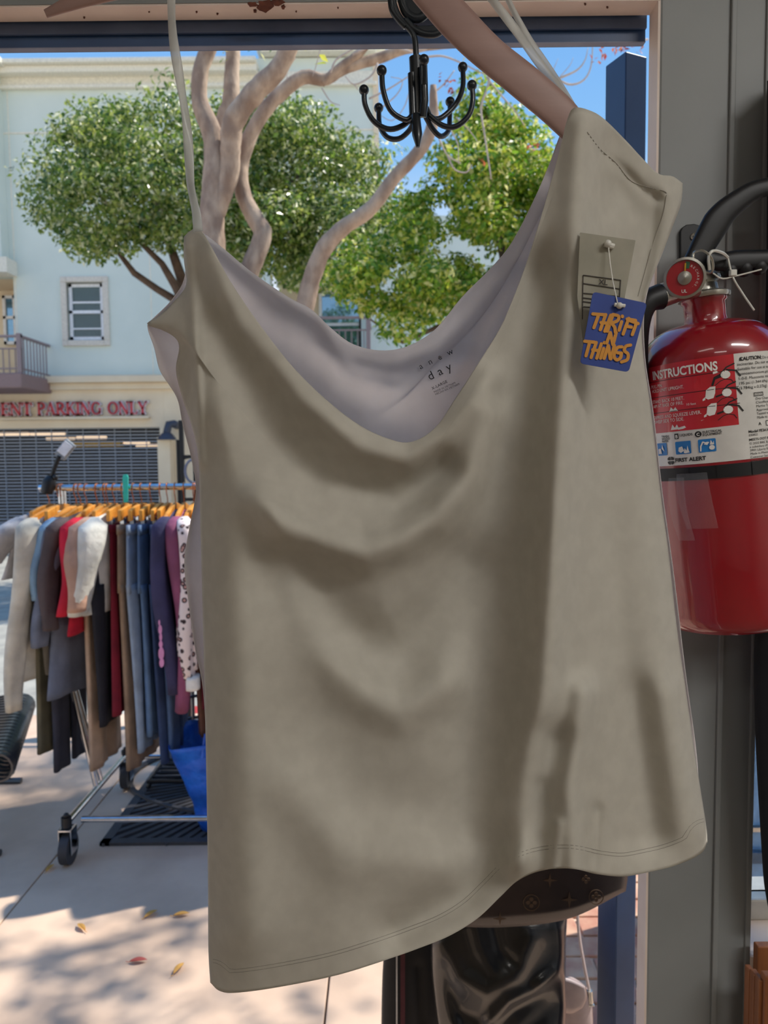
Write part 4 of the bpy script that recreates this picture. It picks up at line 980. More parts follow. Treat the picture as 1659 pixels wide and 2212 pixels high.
# hanger: pinkish wood, arms leaving the top of the frame
m_pink = mat('pink_beige_wood', (160,130,122), .5, c2=(146,116,108), noise_=5, stretch=(1,1,6), bump=(60,.1,.001))
hg = empty('wooden_hanger', at(700, -160, .69), 'pinkish wooden hanger carrying the cream tank top', 'hanger')
def arm(pts, ws, ys, th, name):
    n = 60; Q = spline([Vector((p[0], p[1], y*1000)) for p, y in zip(pts, ys)], n); b = MB(); vs = []; seg = 16
    for i, q in enumerate(Q):
        s = i/(n-1)*(len(ws)-1); k = min(len(ws)-2, int(s)); w_ = ws[k]+(ws[k+1]-ws[k])*(s-k)
        t = (Q[min(n-1, i+1)]-Q[max(0, i-1)]); t.z = 0; t.normalize(); nn = Vector((-t.y, t.x, 0)); Y = q.z/1000
        for m_ in range(seg):
            a = 2*PI*m_/seg; ca = math.copysign(abs(math.cos(a))**.6, math.cos(a)); sa = math.copysign(abs(math.sin(a))**.6, math.sin(a))
            c = q+nn*(w_/2*ca); vs.append(at(c.x, c.y, Y+th*sa))
    fs = [(i*seg+k, i*seg+(k+1) % seg, (i+1)*seg+(k+1) % seg, (i+1)*seg+k) for i in range(n-1) for k in range(seg)]
    fs += [tuple(range(seg))[::-1], tuple((n-1)*seg+k for k in range(seg))]
    b.add(vs, fs); return b.build(name, m_pink, hg, ang=60)
arm([(700,-190),(820,-120),(905,-45),(985,45),(1050,110),(1130,175),(1200,235),(1245,282),(1282,320)], [60,64,76,84,84,78,80,76,60], [.69,.69,.69,.69,.69,.692,.695,.698,.70], .006, 'arm')
arm([(700,-190),(560,-110),(420,-62),(300,-40),(200,-12),(140,12),(98,30)], [60,62,74,76,62,48,20], [.68,.68,.69,.70,.71,.715,.72], .006, 'arm')
b = MB(); hk = at(700, -190, .68); b.tube([hk, hk+Vector((0,0,.03)), hk+Vector((.012,0,.05)), hk+Vector((0,0,.075)), hk+Vector((-.02,0,.06))], .002, 8); b.build('hook', m_chrome, hg)
# clear loops of the shirt
m_clear = mat('clear_ribbon', (225,225,220), .25, alpha=.62, transl=.3)
def ribbon(pts, wd, ys, tw=0):
    n = 60; Q = spline([Vector((p[0], p[1], y*1000)) for p, y in zip(pts, ys)], n); rows = []
    for i, q in enumerate(Q):
        t = (Q[min(n-1, i+1)]-Q[max(0, i-1)]); t.z = 0; t.normalize(); nn = Vector((-t.y, t.x, 0)); Y = q.z/1000
        a = tw*math.sin(i/n*PI*3); row = []
        for k in range(5):
            s = (k/4-.5)*wd; c = q+nn*(s*math.cos(a)); row.append(at(c.x, c.y, Y+s/2500*math.sin(a)+.0006*math.cos(k*1.57)))
        rows.append(row)
    b = MB(); b.grid(rows); b.build('hanging_loop', m_clear, shirt, solid=.0004, ang=0)
ribbon([(372,-60),(370,0),(374,80),(388,170),(402,260),(408,330),(412,400),(424,460),(428,500)], 21, [.69,.685,.68,.678,.676,.675,.675,.672,.672], .7)
ribbon([(1020,-60),(1064,0),(1110,60),(1160,130),(1205,190),(1240,242)], 20, [.70,.70,.70,.70,.70,.695], .4)
ribbon([(1080,-60),(1098,0),(1135,70),(1175,130),(1215,190),(1244,240)], 13, [.71,.71,.71,.71,.705,.70], .4)

# ------------------------------------------------------------------ tags on the shirt
def tagplate(poly, Y, rad, th, name, m, lab, cat):
    P = []; n = len(poly)
    for i in range(n):
        p0, p1, p2 = v2([poly[i-1], poly[i], poly[(i+1) % n]])
        a = p1+(p0-p1).normalized()*rad; c = p1+(p2-p1).normalized()*rad
        for k in range(6):
            t = k/5; P.append(a*(1-t)**2+p1*2*t*(1-t)+c*t*t)
    b = MB(); b.prism([at(q.x, q.y, Y) for q in P], (0, th, 0)); o = b.build(name, m, smooth=False); return tag(o, lab, cat)
m_card = mat('grey_paper_card', (186,182,166), .8, transl=.3)
xl_ = tagplate([(1253,502),(1373,519),(1350,640),(1344,800),(1262,760),(1247,640)], .643, 2, .0005, 'size_ticket', m_card, 'pale paper size ticket marked XL lying on the shirt behind the blue tag', 'label')
b = MB()
def stroke(pts, r, Y, th=.0004):
    for i in range(len(pts)-1):
        a, c = v2([pts[i], pts[i+1]]); d = (c-a).normalized()*.0; nn = Vector((-(c-a).normalized().y, (c-a).normalized().x, 0))*r
        b.prism([at(q.x, q.y, Y) for q in (a+nn, a-nn, c-nn, c+nn)], (0, th, 0))
for (a, c) in (((1260,594),(1341,605)),((1260,594),(1258,690)),((1341,605),(1338,650)),((1260,612),(1340,624)),((1260,633),(1339,640)),((1260,643),(1300,648)),((1260,651),(1290,655)),((1260,662),(1285,664))): stroke([a, c], .8, .6422)
vs, fs = text_mesh('XL', 1, .02); b.add([at(1293+p.x*16-p.y*-1.5, 614-p.y*16+p.x*1.6, .6421) for p in vs], fs)
b.build('print', m_ink, xl_, smooth=False)
m_tagb = mat('royal_blue_card', (40,68,150), .55, c2=(36,62,140)); m_tago = mat('orange_print', (214,148,52), .6)
TGY = .630
tg = tagplate([(1281,630),(1398,655),(1358,804),(1253,785)], TGY, 9, .0008, 'price_tag', m_tagb, 'royal blue swing tag with orange hand lettering over the size ticket', 'price tag')
b = MB()
KC = [0]
def KK():
    KC[0] += 1
    return (KC[0] % 97)*4e-6
def fat(pts, r=3.5):
    pts = [Vector((1200+x/3.614, 400+y/3.614, 0)) for x, y in pts]
    if len(pts) > 2: pts = spline(pts, len(pts)*4)
    for i in range(len(pts)-1):
        a, c = pts[i], pts[i+1]; t = (c-a).normalized(); nn = Vector((-t.y, t.x, 0))*r; kz = KK()
        b.prism([at(q.x, q.y, TGY-.0007-kz) for q in (a+nn, a-nn, c-nn, c+nn)], (0, .0005, 0))
    for p in pts:
        kz = KK()
        b.prism([at(p.x+r*math.cos(2*PI*k/12), p.y+r*math.sin(2*PI*k/12), TGY-.0007-kz) for k in range(12)], (0, .0005, 0))
for s in ([(292,1005),(392,1012)],[(338,1010),(300,1112)],[(392,1010),(350,1128)],[(432,1015),(385,1140)],[(355,1072),(410,1078)],[(448,1012),(405,1140)],[(448,1010),(492,1022),(484,1058),(430,1078)],[(440,1080),(462,1110),(468,1150)],
          [(516,1066),(496,1132)],[(522,1022),(523,1026)],[(572,1040),(528,1162)],[(560,1045),(625,1056)],[(548,1100),(592,1108)],[(575,1056),(645,1080)],[(632,1078),(600,1166)],
          [(428,1150),(400,1232)],[(428,1150),(448,1245)],[(474,1150),(450,1245)],
          [(228,1218),(305,1226)],[(268,1222),(238,1332)],[(318,1228),(278,1345)],[(358,1238),(322,1350)],[(290,1285),(340,1292)],[(376,1275),(352,1350)],[(382,1228),(383,1232)],
          [(412,1252),(380,1352)],[(412,1252),(428,1355)],[(460,1252),(432,1355)],[(518,1262),(482,1270),(456,1330),(478,1364),(508,1346),(514,1310)],[(484,1308),(516,1312)],
          [(586,1248),(548,1258),(538,1292),(566,1318),(560,1362),(516,1380)]): fat(s)
b.build('lettering', m_tago, tg, smooth=False)
m_nyl = mat('clear_nylon', (230,228,220), .3)
fa = empty('tag_fastener', at(1316, 530, .637), 'clear plastic fastener tying the tags to the shirt', 'fastener')
b = MB(); b.tube([at(1314,531,.640), at(1318,570,.637), at(1324,610,.634), at(1334,655,TGY-.002)], .0005, 6); b.build('thread', m_nyl, fa)
b = MB(); b.tube([at(1306,527,.641), at(1326,533,.641)], .0024, 8); b.ball(at(1313,526,.639), .003); b.build('barb', m_nyl, fa)
b = MB(); b.tube([at(1327,658,TGY-.002), at(1350,661,TGY-.002)], .0016, 8); b.ball(at(1338,660,TGY-.003), .0026); b.build('barb', m_nyl, fa)

# ------------------------------------------------------------------ black multi arm hanger hung from the head board
m_iron2 = mat('black_enamel', (14,26,36), .35, coat=.2)
HY = .90
mh = empty('multi_hook_hanger', at(900, 200, HY), 'black metal hanger with ball tipped curved arms dangling at the top of the opening', 'hook')
def c5p(x, y): return (750+x/2.765, y/2.765)
def wire(pts, r, name, ball=None, dys=None, nn=24, flat=1):
    P = [at(*c5p(x, y), HY+(dys[i] if dys else 0)) for i, (x, y) in enumerate(pts)]; b = MB(); b.tube(spline(P, nn), r, 10, flat=flat)
    if ball: b.ball(P[0], ball)
    return b.build(name, m_iron2, mh)
b = MB(); A = [at(*c5p(x, y), HY) for x, y in ((270,-120),(275,0),(300,80),(340,140),(385,190),(405,240),(412,340))]; b.tube(spline(A, 24), .0034, 10); b.build('stem', m_iron2, mh)
b = MB()
p0 = at(*c5p(410, 345), HY); p1 = at(*c5p(425, 690), HY); b.tube([p0, p1], .0078, 18); b.tube([at(*c5p(386, 440), HY-.004), at(*c5p(395, 690), HY-.004)], .0048, 10)
b.tube([at(*c5p(455, 380), HY-.012), at(*c5p(462, 600), HY-.014), at(*c5p(452, 700), HY-.010)], .0045, 10)
b.tube([at(*c5p(410, 690), HY-.01), at(*c5p(418, 800), HY-.02), at(*c5p(422, 880), HY-.02)], [.005,.006,.002], 10)
b.build('hub', m_iron2, mh)
for pts, dy in (([(206,422),(215,540),(260,660),(345,715),(385,690),(400,640)], -.02), ([(100,538),(108,630),(160,725),(250,772),(340,745),(395,690)], .0),
      ([(188,645),(195,750),(240,820),(310,828),(370,780),(400,720)], .05), ([(690,402),(690,520),(650,620),(560,705),(500,700),(470,640)], .03),
      ([(745,510),(750,600),(725,690),(650,755),(570,750),(490,690)], .0), ([(615,608),(612,700),(605,780),(560,815),(510,770),(470,700)], .05), ([(458,358),(460,450),(455,560),(440,650)], -.03)):
    wire(pts, .0031, 'arm', .0058, [dy*(1-i/(len(pts)-1)) for i in range(len(pts))])
wire([(600,105),(590,150),(540,200),(470,205),(400,175),(350,120)], .004, 'crescent', None, None, 20)
wire([(505,20),(490,60),(440,105),(390,105),(350,70),(325,0)], .005, 'crescent', None, None, 20)
wire([(260,-10),(270,60),(310,120),(350,160)], .0038, 'crescent', None, None, 16)
b = MB()
for (o, i_) in (([(330,-10),(510,-10),(508,30),(470,85),(420,112),(370,95),(335,50)], 0), ([(350,118),(420,150),(500,150),(560,128),(602,98),(590,140),(550,185),(500,208),(450,208),(400,180)], 1)):
    b.prism([at(*c5p(x, y), HY+.004) for x, y in o], (0, .003, 0))
b.build('plate', m_iron2, mh, smooth=False, bevel=.001)

# ------------------------------------------------------------------ fire extinguisher
ex = at(1577, 1348, .85)
TILT = Matrix.Translation(ex) @ Matrix.Rotation(R_(-5.8), 4, 'Y') @ Matrix.Diagonal((1, 1, .955, 1))
m_er = mat('fire_red', (150,4,26), .28, coat=1.0, c2=(146,4,26)); m_chr = mat('satin_nickel', (200,198,190), .28, .9)
m_lab = mat('label_red', (178,22,38), .35, coat=.8, c2=(204,26,44)); m_labw = mat('label_white', (226,224,220), .35, coat=.8)
m_tw = mat('print_white', (240,238,234), .4); m_tk = mat('print_black', (30,28,30), .4); m_tb = mat('print_blue', (40,130,205), .4); m_bl = mat('black_moulding', (12,14,20), .5)
fe = empty('fire_extinguisher', ex, 'red fire extinguisher strapped to the grey pillar', 'fire extinguisher')
R0 = .0728
def Zl(py): return (1371-py)/1960.0
b = MB(); b.M = TILT
prof = [(.001,0.004),(.05,.0),(.064,.004),(.0695,.012),(R0,.022),(R0,.10),(R0,.20),(R0,.306)]
for i in range(1, 10):
    a = PI/2*i/10; prof.append((.022+(R0-.022)*math.cos(a)**.9, .306+.046*math.sin(a)))
prof += [(.0225,.353),(.0215,.358),(.0213,.374),(.0235,.376),(.0235,.380),(.001,.380)]
b.lathe(prof, 96); b.build('cylinder', m_er, fe, ang=50)
b = MB(); b.M = TILT; b.lathe([(.001,.379),(.0265,.379),(.0275,.381),(.0275,.384),(.024,.386),(.016,.388),(.015,.396),(.019,.398),(.019,.404),(.012,.41),(.012,.43),(.001,.43)], 32); b.build('valve', m_chr, fe)
def TH(px, py):
    """angle on the cylinder (degrees) where the sight line of a label point meets it"""
    ax = ex.x-(1348-py)/1960*.101*.96; Dd = math.hypot(ax, ex.y); c0_ = math.atan2(ax, ex.y)
    al = math.atan((px-829.5)/F)-c0_; sn = max(-.99, min(.99, Dd*math.sin(al)/R0))
    return math.degrees(-c0_+math.asin(sn)-al)
def cyl(th, z, r=R0): return (r*math.sin(th), -r*math.cos(th), z)
def wrap(b, th0, th1, z0, z1, r, n=40, m=1):
    b.M = TILT; b.grid([[cyl(th0+(th1-th0)*i/n, z0+(z1-z0)*j/m, r) for i in range(n+1)] for j in range(m+1)])
VIEW = -math.atan2(ex.x, ex.y)
def thpx(px, py):   # angle for a pixel in front of the cylinder
    cx_ = 1585-(1371-py)*.0805+ (0); rr_ = 137.0; s = max(-.985, min(.985, (px-cx_+4)/rr_)); return VIEW+math.asin(s)
zL0, zL1 = .1955, .3075
tB = R_(TH(1583,790))
b = MB(); wrap(b, R_(-110), R_(100), zL0, zL1, R0+.0004, 70); lb = b.build('label', m_labw, fe, ang=0)
b = MB(); wrap(b, R_(-112), tB, .2330, zL1, R0+.0006, 40); b.build('label_red_field', m_lab, lb, ang=0)
def wtext(b, txt, th, z, size, bold=0.0, r=R0+.0009, sp=1.0, sh=0, xs=1.0):
    vs, fs = text_mesh(txt, 1, bold, sp, 'LEFT', sh); b.M = TILT; b.add([cyl(th+p.x*size*xs/R0, z+p.y*size, r) for p in vs], fs); return max(p.x for p in vs)*size/R0
b = MB(); vs_, _ = text_mesh('INSTRUCTIONS', 1, .03); L_ = max(p.x for p in vs_); thA = R_(TH(1411,800)); thB = R_(TH(1547,785)); wtext(b, 'INSTRUCTIONS', thA, .2930, .0130, .03, xs=(thB-thA)*R0/L_/.0130)
s1 = .0052
wtext(b, '1. PULL PIN.', R_(TH(1407,850)), .2835, s1, xs=.78); wtext(b, '    HOLD UNIT UPRIGHT.', R_(TH(1407,850)), .2785, s1, xs=.78)
wtext(b, '2. STAND BACK 10 FEET.', R_(TH(1407,850)), .2665, s1, xs=.78); wtext(b, '    AIM AT BASE OF FIRE.', R_(TH(1407,850)), .2615, s1, xs=.78); wtext(b, '10 feet', R_(-43), .2595, .0035)
wtext(b, '3. DEPRESS AND SQUEEZE LEVER.', R_(TH(1407,850)), .2490, s1, xs=.78); wtext(b, '    SWEEP SIDE TO SIDE.', R_(TH(1407,850)), .2440, s1, xs=.78)
def wpoly(b, pts, r=R0+.0010):
    """flat polygon wrapped: pts (theta deg, z)"""
    b.M = TILT; b.add([cyl(R_(t), z, r) for t, z in pts], [tuple(range(len(pts)))])
def wline(b, pts, hw, r=R0+.0010):
    for i in range(len(pts)-1):
        a = Vector((pts[i][0]*R0*PI/180, pts[i][1], 0)); c = Vector((pts[i+1][0]*R0*PI/180, pts[i+1][1], 0)); t = (c-a).normalized(); nn = Vector((-t.y, t.x, 0))*hw; a -= t*hw*.5; c += t*hw*.5
        K = max(1, int((c-a).length/.006)); b.M = TILT
        vs = []
        for k in range(K+1):
            q = a.lerp(c, k/K); vs += [cyl((q.x+nn.x)/R0, q.y+nn.y, r), cyl((q.x-nn.x)/R0, q.y-nn.y, r)]
        b.add(vs, [(2*k, 2*k+1, 2*k+3, 2*k+2) for k in range(K)])
for z in (.2535, .2710):     # pictogram hands and nozzles
    z -= .006
    wpoly(b, [(-28,z),(-27,z+.008),(-24,z+.011),(-20,z+.011),(-20.5,z+.004),(-22,z-.001),(-26,z-.002)])
    wpoly(b, [(-30,z-.001),(-28,z+.001),(-28,z-.002),(-30,z-.003)])
for z in (.2500, .2680, .2870): wpoly(b, [(-12+3.6*math.cos(k*PI/6), z+.0042*math.sin(k*PI/6)) for k in range(12)])
wpoly(b, [(-21,.289),(-17,.290),(-18,.292),(-21,.2915)])
wpoly(b, [(-52,.2365),(-48,.2375),(-30,.2425),(-47,.2350),(-51,.2345)]); wpoly(b, [(-58,.2350),(-56,.2410),(-54,.2370),(-52,.2405),(-50,.2350)]); wpoly(b, [(-58,.2550),(-56,.2600),(-54,.2570),(-52,.2595),(-50,.2550)])
for tt in (-37, -16): pass
b.build('label_white_print', m_tw, lb, smooth=False)
b = MB()
for z in (.2555, .2730, .2905): wline(b, [(-110, z), (-3, z)], .0003)
for z in (.2500, .2680, .2870):
    wline(b, [(-20,z-.003),(-15,z-.0012)], .0009); wline(b, [(-15,z+.002),(-11,z+.0075),(-5,z+.0105)], .0007); wline(b, [(-11,z+.005),(-4,z+.003),(-1,z-.003)], .0008)
    wline(b, [(-20,z-.010),(-16,z-.006),(-12,z-.0045),(-8,z-.006),(-6,z-.010)], .00035)
wline(b, [(-22,.2775),(-20,.285),(-15,.288)], .001)
# right column small print
tx = tB+R_(2)
wtext(b, '▲CAUTION:' if False else 'CAUTION:', tx+R_(2), .2995, .0052, .03); wpoly(b, [(-1,.2995),(1.6,.2995),(.3,.3035)])
for i, s in enumerate(('Do not puncture or', 'incinerate. Do not store', 'Suitable for use at temps', 'monoammonium phosphate', '1-0-0. Muscovite mica', '195 psi (1.344 kPa)', '(3.784kg x 0.27kg)')): 
    if i == 0: wtext(b, s, tx+R_(22), .2995, .0040)
    else: wtext(b, s, tx, .2995-.0050*i, .0042)
wline(b, [(9,.2610),(17,.2610),(17,.2645),(9,.2645),(9,.2610)], .0003); wtext(b, 'USCG', R_(9.6), .2617, .0032)
for i, s in enumerate(('Dry Chemical Fire', 'Classification 3-A', 'Marine Type USCG', 'Approval No. 162', 'Tested to UL 299', 'Made to S.299')): wtext(b, s, R_(10), .2570-.0040*i, .0038)
wline(b, [(18,.2290),(50,.2290),(50,.2340),(18,.2340),(18,.2290)], .0003); wtext(b, 'A', R_(11), .2300, .0045, .02)
wtext(b, 'Model FE3A10GR', R_(2), .2230, .0040, .02); wtext(b, '030822', R_(2), .2195, .0032); wtext(b, 'MEETS DOT REQUIREMENTS', R_(2), .2145, .0036, .01)
for i, s in enumerate(('© 2022 BRK Brands, Inc.', 'a subsidiary of Resideo', '3901 Liberty Street, Aurora', 'Made in Mexico', 'Customer Service Team', 'www.firstalert.com')): wtext(b, s, R_(2), .2105-.0036*i, .0034)
# class captions and maker's mark on the white foot of the label
tb_ = TH(1458,918); tc2 = TH(1508,915)
wtext(b, 'LIQUIDS', R_(TH(1469,918)), .2270, .0036, .02); wtext(b, 'ELECTRICAL', R_(TH(1517,912)), .2280, .0033, .02); wtext(b, 'EQUIPMENT', R_(TH(1517,912)), .2250, .0033, .02)
wtext(b, 'TRASH', R_(TH(1431,925)), .2275, .0033, .02); wtext(b, 'WOOD', R_(TH(1431,925)), .2248, .0033, .02); wtext(b, 'PAPER', R_(TH(1431,925)), .2221, .0033, .02)
wpoly(b, [(tb_,.2245),(tb_+3.5,.2245),(tb_+3.5,.2305),(tb_,.2305)]); wpoly(b, [(tc2+2.6*math.cos(k*PI/8), .2275+.0032*math.sin(k*PI/8)) for k in range(16)])
wtext(b, 'FIRST ALERT', R_(TH(1461,978)), .1993, .0058, .035)
th0, zz = TH(1452,978), .2012
for k in range(4):
    a = PI/2*k+PI/4; wpoly(b, [(th0+x*180/PI/R0, zz+y) for x, y in [(math.cos(a)*.0006, math.sin(a)*.0006)]+[((.0046+.0006*math.cos(4*q))*math.cos(a+q), (.0046)*math.sin(a+q)) for q in (-.62,-.3,0,.3,.62)]])
b.build('label_black_print', m_tk, lb, smooth=False)
b = MB()
TI = [TH(1430,945), TH(1476,940), TH(1527,935)]
for tc_ in TI:
    hwd = 6.6; z0_, z1_ = .2075, .2215; b.M = TILT
    poly = []
    for (sx_, sz_, a0) in ((1,1,0),(-1,1,90),(-1,-1,180),(1,-1,270)):
        for k in range(4):
            a = R_(a0+30*k); poly.append((tc_+sx_*(hwd-1)+1*math.cos(a), (z1_-.001 if sz_ > 0 else z0_+.001)+.001*math.sin(a)))
    wpoly(b, poly, R0+.0009)
b.build('label_blue_print', m_tb, lb, smooth=False)
b = MB(); r_ = R0+.0013
wpoly(b, [(TI[1]+t_, z_) for t_, z_ in ((-4,.2110),(-2,.2090),(1,.2110),(-.5,.2160),(-3.5,.2150))], r_); wpoly(b, [(TI[1]+t_, z_) for t_, z_ in ((.5,.2090),(1.5,.2140),(2.9,.2110),(4,.2165),(4.9,.2105),(5.5,.2088),(1.5,.2082))], r_)
wline(b, [(TI[2]+t_, z_) for t_, z_ in ((-5,.2090),(-4.7,.2140),(-3,.2185),(-1,.2175))], .0007, r_); wpoly(b, [(TI[2]+t_, z_) for t_, z_ in ((-2.5,.2160),(0,.2185),(2,.2180),(.2,.2150))], r_)
wpoly(b, [(TI[2]+3.5+2.1*math.cos(k*PI/6), .2120+.0026*math.sin(k*PI/6)) for k in range(12)], r_); wpoly(b, [(TI[2]+t_, z_) for t_, z_ in ((2,.2150),(3,.2200),(4.3,.2165),(5.1,.2190),(5.3,.2150))], r_)
wpoly(b, [(TI[0]+t_, z_) for t_, z_ in ((-3,.2095),(-3,.2150),(0,.2155),(1,.2095))], r_); wpoly(b, [(TI[0]+t_, z_) for t_, z_ in ((1,.2150),(2,.2200),(3,.2160),(4,.2120))], r_)
tb_ = TH(1458,918); tc2 = TH(1508,915)
wtext(b, 'B', R_(tb_+.8), .2255, .005, .03, r_); wtext(b, 'C', R_(tc2-1.3), .2258, .0045, .03, r_)
b.build('label_icons', m_tw, lb, smooth=False)
# strap with its clip
b = MB(); b.M = TILT; b.lathe([(R0+.0003,.1785),(R0+.0018,.1785),(R0+.0018,.1925),(R0+.0003,.1925)], 96)
for t_ in (-46, -24, 2): 
    b.grid([[cyl(R_(t_+dx), z, R0+.0026) for dx in (0, 1.2)] for z in (.179, .192)])
b.build('strap', m_bl, fe, ang=30)
m_film = mat('clear_film', (235,235,240), .08, alpha=.05, coat=.6)
sleeve_ = tag(None, None) if False else None
b = MB(); b.M = TILT
for (t0, t1, zb0, zb1) in ((-58, -44, .112, .182), (-50, -26, .125, .186)):
    b.grid([[cyl(R_(t0+(t1-t0)*i/10 + (j/12)*-5), zb0+(zb1-zb0)*j/12, R0+.003+.006*math.sin(j/12*PI)) for i in range(11)] for j in range(13)])
    wlist = [(t1-5*j/12, zb0+(zb1-zb0)*j/12) for j in range(13)]
o = b.build('plastic_sleeve', m_film, fe, solid=.0003, ang=0)
# gauge, hose, handles; placed in front of the valve head
def e3(px, py, Y=.83): return at(px, py, Y)
gc = e3(1479, 601, .80); gd = Vector((-.38, -1, -.15)).normalized(); gx = gd.cross(Vector((0,0,1))).normalized()*-1; gz = gx.cross(gd); 
if gz.z < 0: gz = -gz
MG = Matrix((( gx.x, gz.x, gd.x, gc.x), (gx.y, gz.y, gd.y, gc.y), (gx.z, gz.z, gd.z, gc.z), (0,0,0,1)))
b = MB(); b.M = MG; b.lathe([(.001,-.016),(.013,-.016),(.0195,-.006),(.0205,0),(.0205,.004),(.0180,.0045),(.0178,.0015),(.001,.0015)], 40); ga = b.build('gauge', m_chr, fe)
b = MB(); b.M = MG; b.lathe([(.001,.0018),(.0176,.0018),(.0176,.0023),(.001,.0023)], 40); b.build('dial', mat('dial_red', (178,30,44), .3, coat=1), ga)
b = MB(); b.M = MG; b.lathe([(.001,.0026),(.007,.0026),(.0068,.0036),(.0025,.0042),(.001,.0048)], 24); b.build('hub', m_chr, ga)
b = MB(); b.M = MG; vs, fs = text_mesh('UL', 1, .02); b.add([(p.x*.0045-.003, p.y*.0045-.0145, .0027) for p in vs], fs)
for t0 in range(0, 9):
    vs, fs = text_mesh('RECHARGE.'[t0], 1, 0); a = R_(60-14*t0); b.add([(.0118*math.cos(a)+(p.x-.3)*.0032*math.sin(a)+p.y*.0032*math.cos(a), .0118*math.sin(a)-(p.x-.3)*.0032*math.cos(a)+p.y*.0032*math.sin(a), .0027) for p in vs], fs)
b.build('dial_print', m_tw, ga, smooth=False)
b = MB(); b.M = MG; b.prism([(-.0005,.003,.003),(.0005,.003,.003),(.0012,.0145,.003),(-.0002,.0145,.003)], (0,0,.0006)); b.build('needle', mat('needle_yellow', (230,170,40), .5), ga, smooth=False)
b = MB(); b.M = MG; b.prism([(.0005,.0095,.0024),(.004,.009,.0024),(.005,.0155,.0024),(.0008,.0165,.0024)], (0,0,.0003)); b.build('green_zone', mat('dial_green', (60,110,80), .5), ga, smooth=False)
b = MB(); b.tube([e3(1500,618,.825), e3(1460,628,.82), e3(1420,642,.815)], .0125, 20); b.build('hose_coupling', m_chr, fe)
b = MB(); b.tube(spline([e3(1426,641,.815), e3(1398,652,.812), e3(1380,690,.815), e3(1374,760,.83), e3(1378,900,.85)], 20), [.0135]+[.0125]*18+[.0125], 18); b.build('hose', m_bl, fe)
def bar(pts, ws, Y, th, name, m=m_bl):
    n = 40; Q = spline(v2(pts), n); b = MB(); vs = []; seg = 14
    for i, q in enumerate(Q):
        s = i/(n-1)*(len(ws)-1); k = min(len(ws)-2, int(s)); w_ = ws[k]+(ws[k+1]-ws[k])*(s-k)
        t = (Q[min(n-1, i+1)]-Q[max(0, i-1)]).normalized(); nn = Vector((-t.y, t.x, 0))
        for m_ in range(seg):
            a = 2*PI*m_/seg; ca = math.copysign(abs(math.cos(a))**.55, math.cos(a)); sa = math.copysign(abs(math.sin(a))**.55, math.sin(a))
            c = q+nn*(w_/2*ca); vs.append(at(c.x, c.y, Y+th*sa))
    fs = [(i*seg+k, i*seg+(k+1) % seg, (i+1)*seg+(k+1) % seg, (i+1)*seg+k) for i in range(n-1) for k in range(seg)]+[tuple(range(seg))[::-1], tuple((n-1)*seg+k for k in range(seg))]
    b.add(vs, fs); return b.build(name, m, fe, ang=60)
bar([(1476,590),(1510,545),(1555,470),(1600,430),(1640,408),(1700,398),(1780,396)], [30,52,60,48,40,36,32], .825, .011, 'lever')
bar([(1535,560),(1560,566),(1600,562),(1660,558),(1760,548)], [40,46,40,34,30], .825, .011, 'carry_handle')
b = MB()
for k in range(3): b.ball(at(1575+k*32, 584-k*4, .822), .009)
b.build('handle_grip', m_bl, fe)
b = MB(); b.tube(spline([e3(1497,560,.80), e3(1500,545,.795), e3(1520,542,.79), e3(1538,560,.79), e3(1539,585,.795), e3(1528,589,.80), e3(1508,576,.80), e3(1497,558,.80)], 30), .0013, 8); b.build('pull_ring', m_chr, fe)
b = MB(); b.tube(spline([e3(1533,583,.795), e3(1531,555,.79), e3(1540,542,.79), e3(1560,546,.80), e3(1572,556,.81)], 20), .0016, 6); b.build('seal_tie', m_nyl, fe)
b = MB(); b.tube(spline([e3(1572,556,.812), e3(1583,598,.80), e3(1605,635,.80), e3(1629,670,.79)], 20), .0011, 6); b.tube(spline([e3(1540,590,.80), e3(1560,602,.80), e3(1590,596,.80), e3(1645,582,.80)], 14), .0008, 6); b.build('cord', m_nyl, fe)
b = MB(); b.box((e3(1576,590,.80).x, .797, e3(1576,597,.80).z), (e3(1590,590,.80).x, .803, e3(1576,583,.80).z)); b.build('cord_tag', m_nyl, fe, smooth=False, bevel=.001)
# wall bracket
bk = empty('wall_bracket', at(1495, 560, WY), 'black rounded wall bracket screwed to the grey pillar above the extinguisher', 'bracket')
P = [at(1470,570,WY-.006), at(1470,498,WY-.006)]+[at(1491-21*math.cos(R_(a)), 500-16*math.sin(R_(a)), WY-.006) for a in range(0, 181, 20)][1:]+[at(1530,498,WY-.006), at(1530,570,WY-.006)]
P = [at(x, y, WY-.006) for x, y in ((1470,600),(1470,500),(1474,491),(1483,485),(1500,483),(1514,487),(1522,497),(1524,600))]
b = MB(); b.prism(P, (0, .0055, 0)); b.build('plate', m_bl, bk, smooth=False, bevel=.001)
b = MB(); sc = at(1499, 511, WY-.0065); b.M = Matrix.Translation(sc) @ Matrix.Rotation(R_(90), 4, 'X'); b.lathe([(.0001,-.0008),(.0045,-.0008),(.0042,.001),(.003,.0022),(.0001,.0026)], 20); scr = b.build('screw', m_chr, bk)
b = MB(); b.box((sc.x-.0026, sc.y-.0032, sc.z-.0005), (sc.x+.0026, sc.y-.0024, sc.z+.0005)); b.box((sc.x-.0005, sc.y-.0032, sc.z-.0026), (sc.x+.0005, sc.y-.0024, sc.z+.0026)); b.build('screw_slot', m_tk, scr, smooth=False)

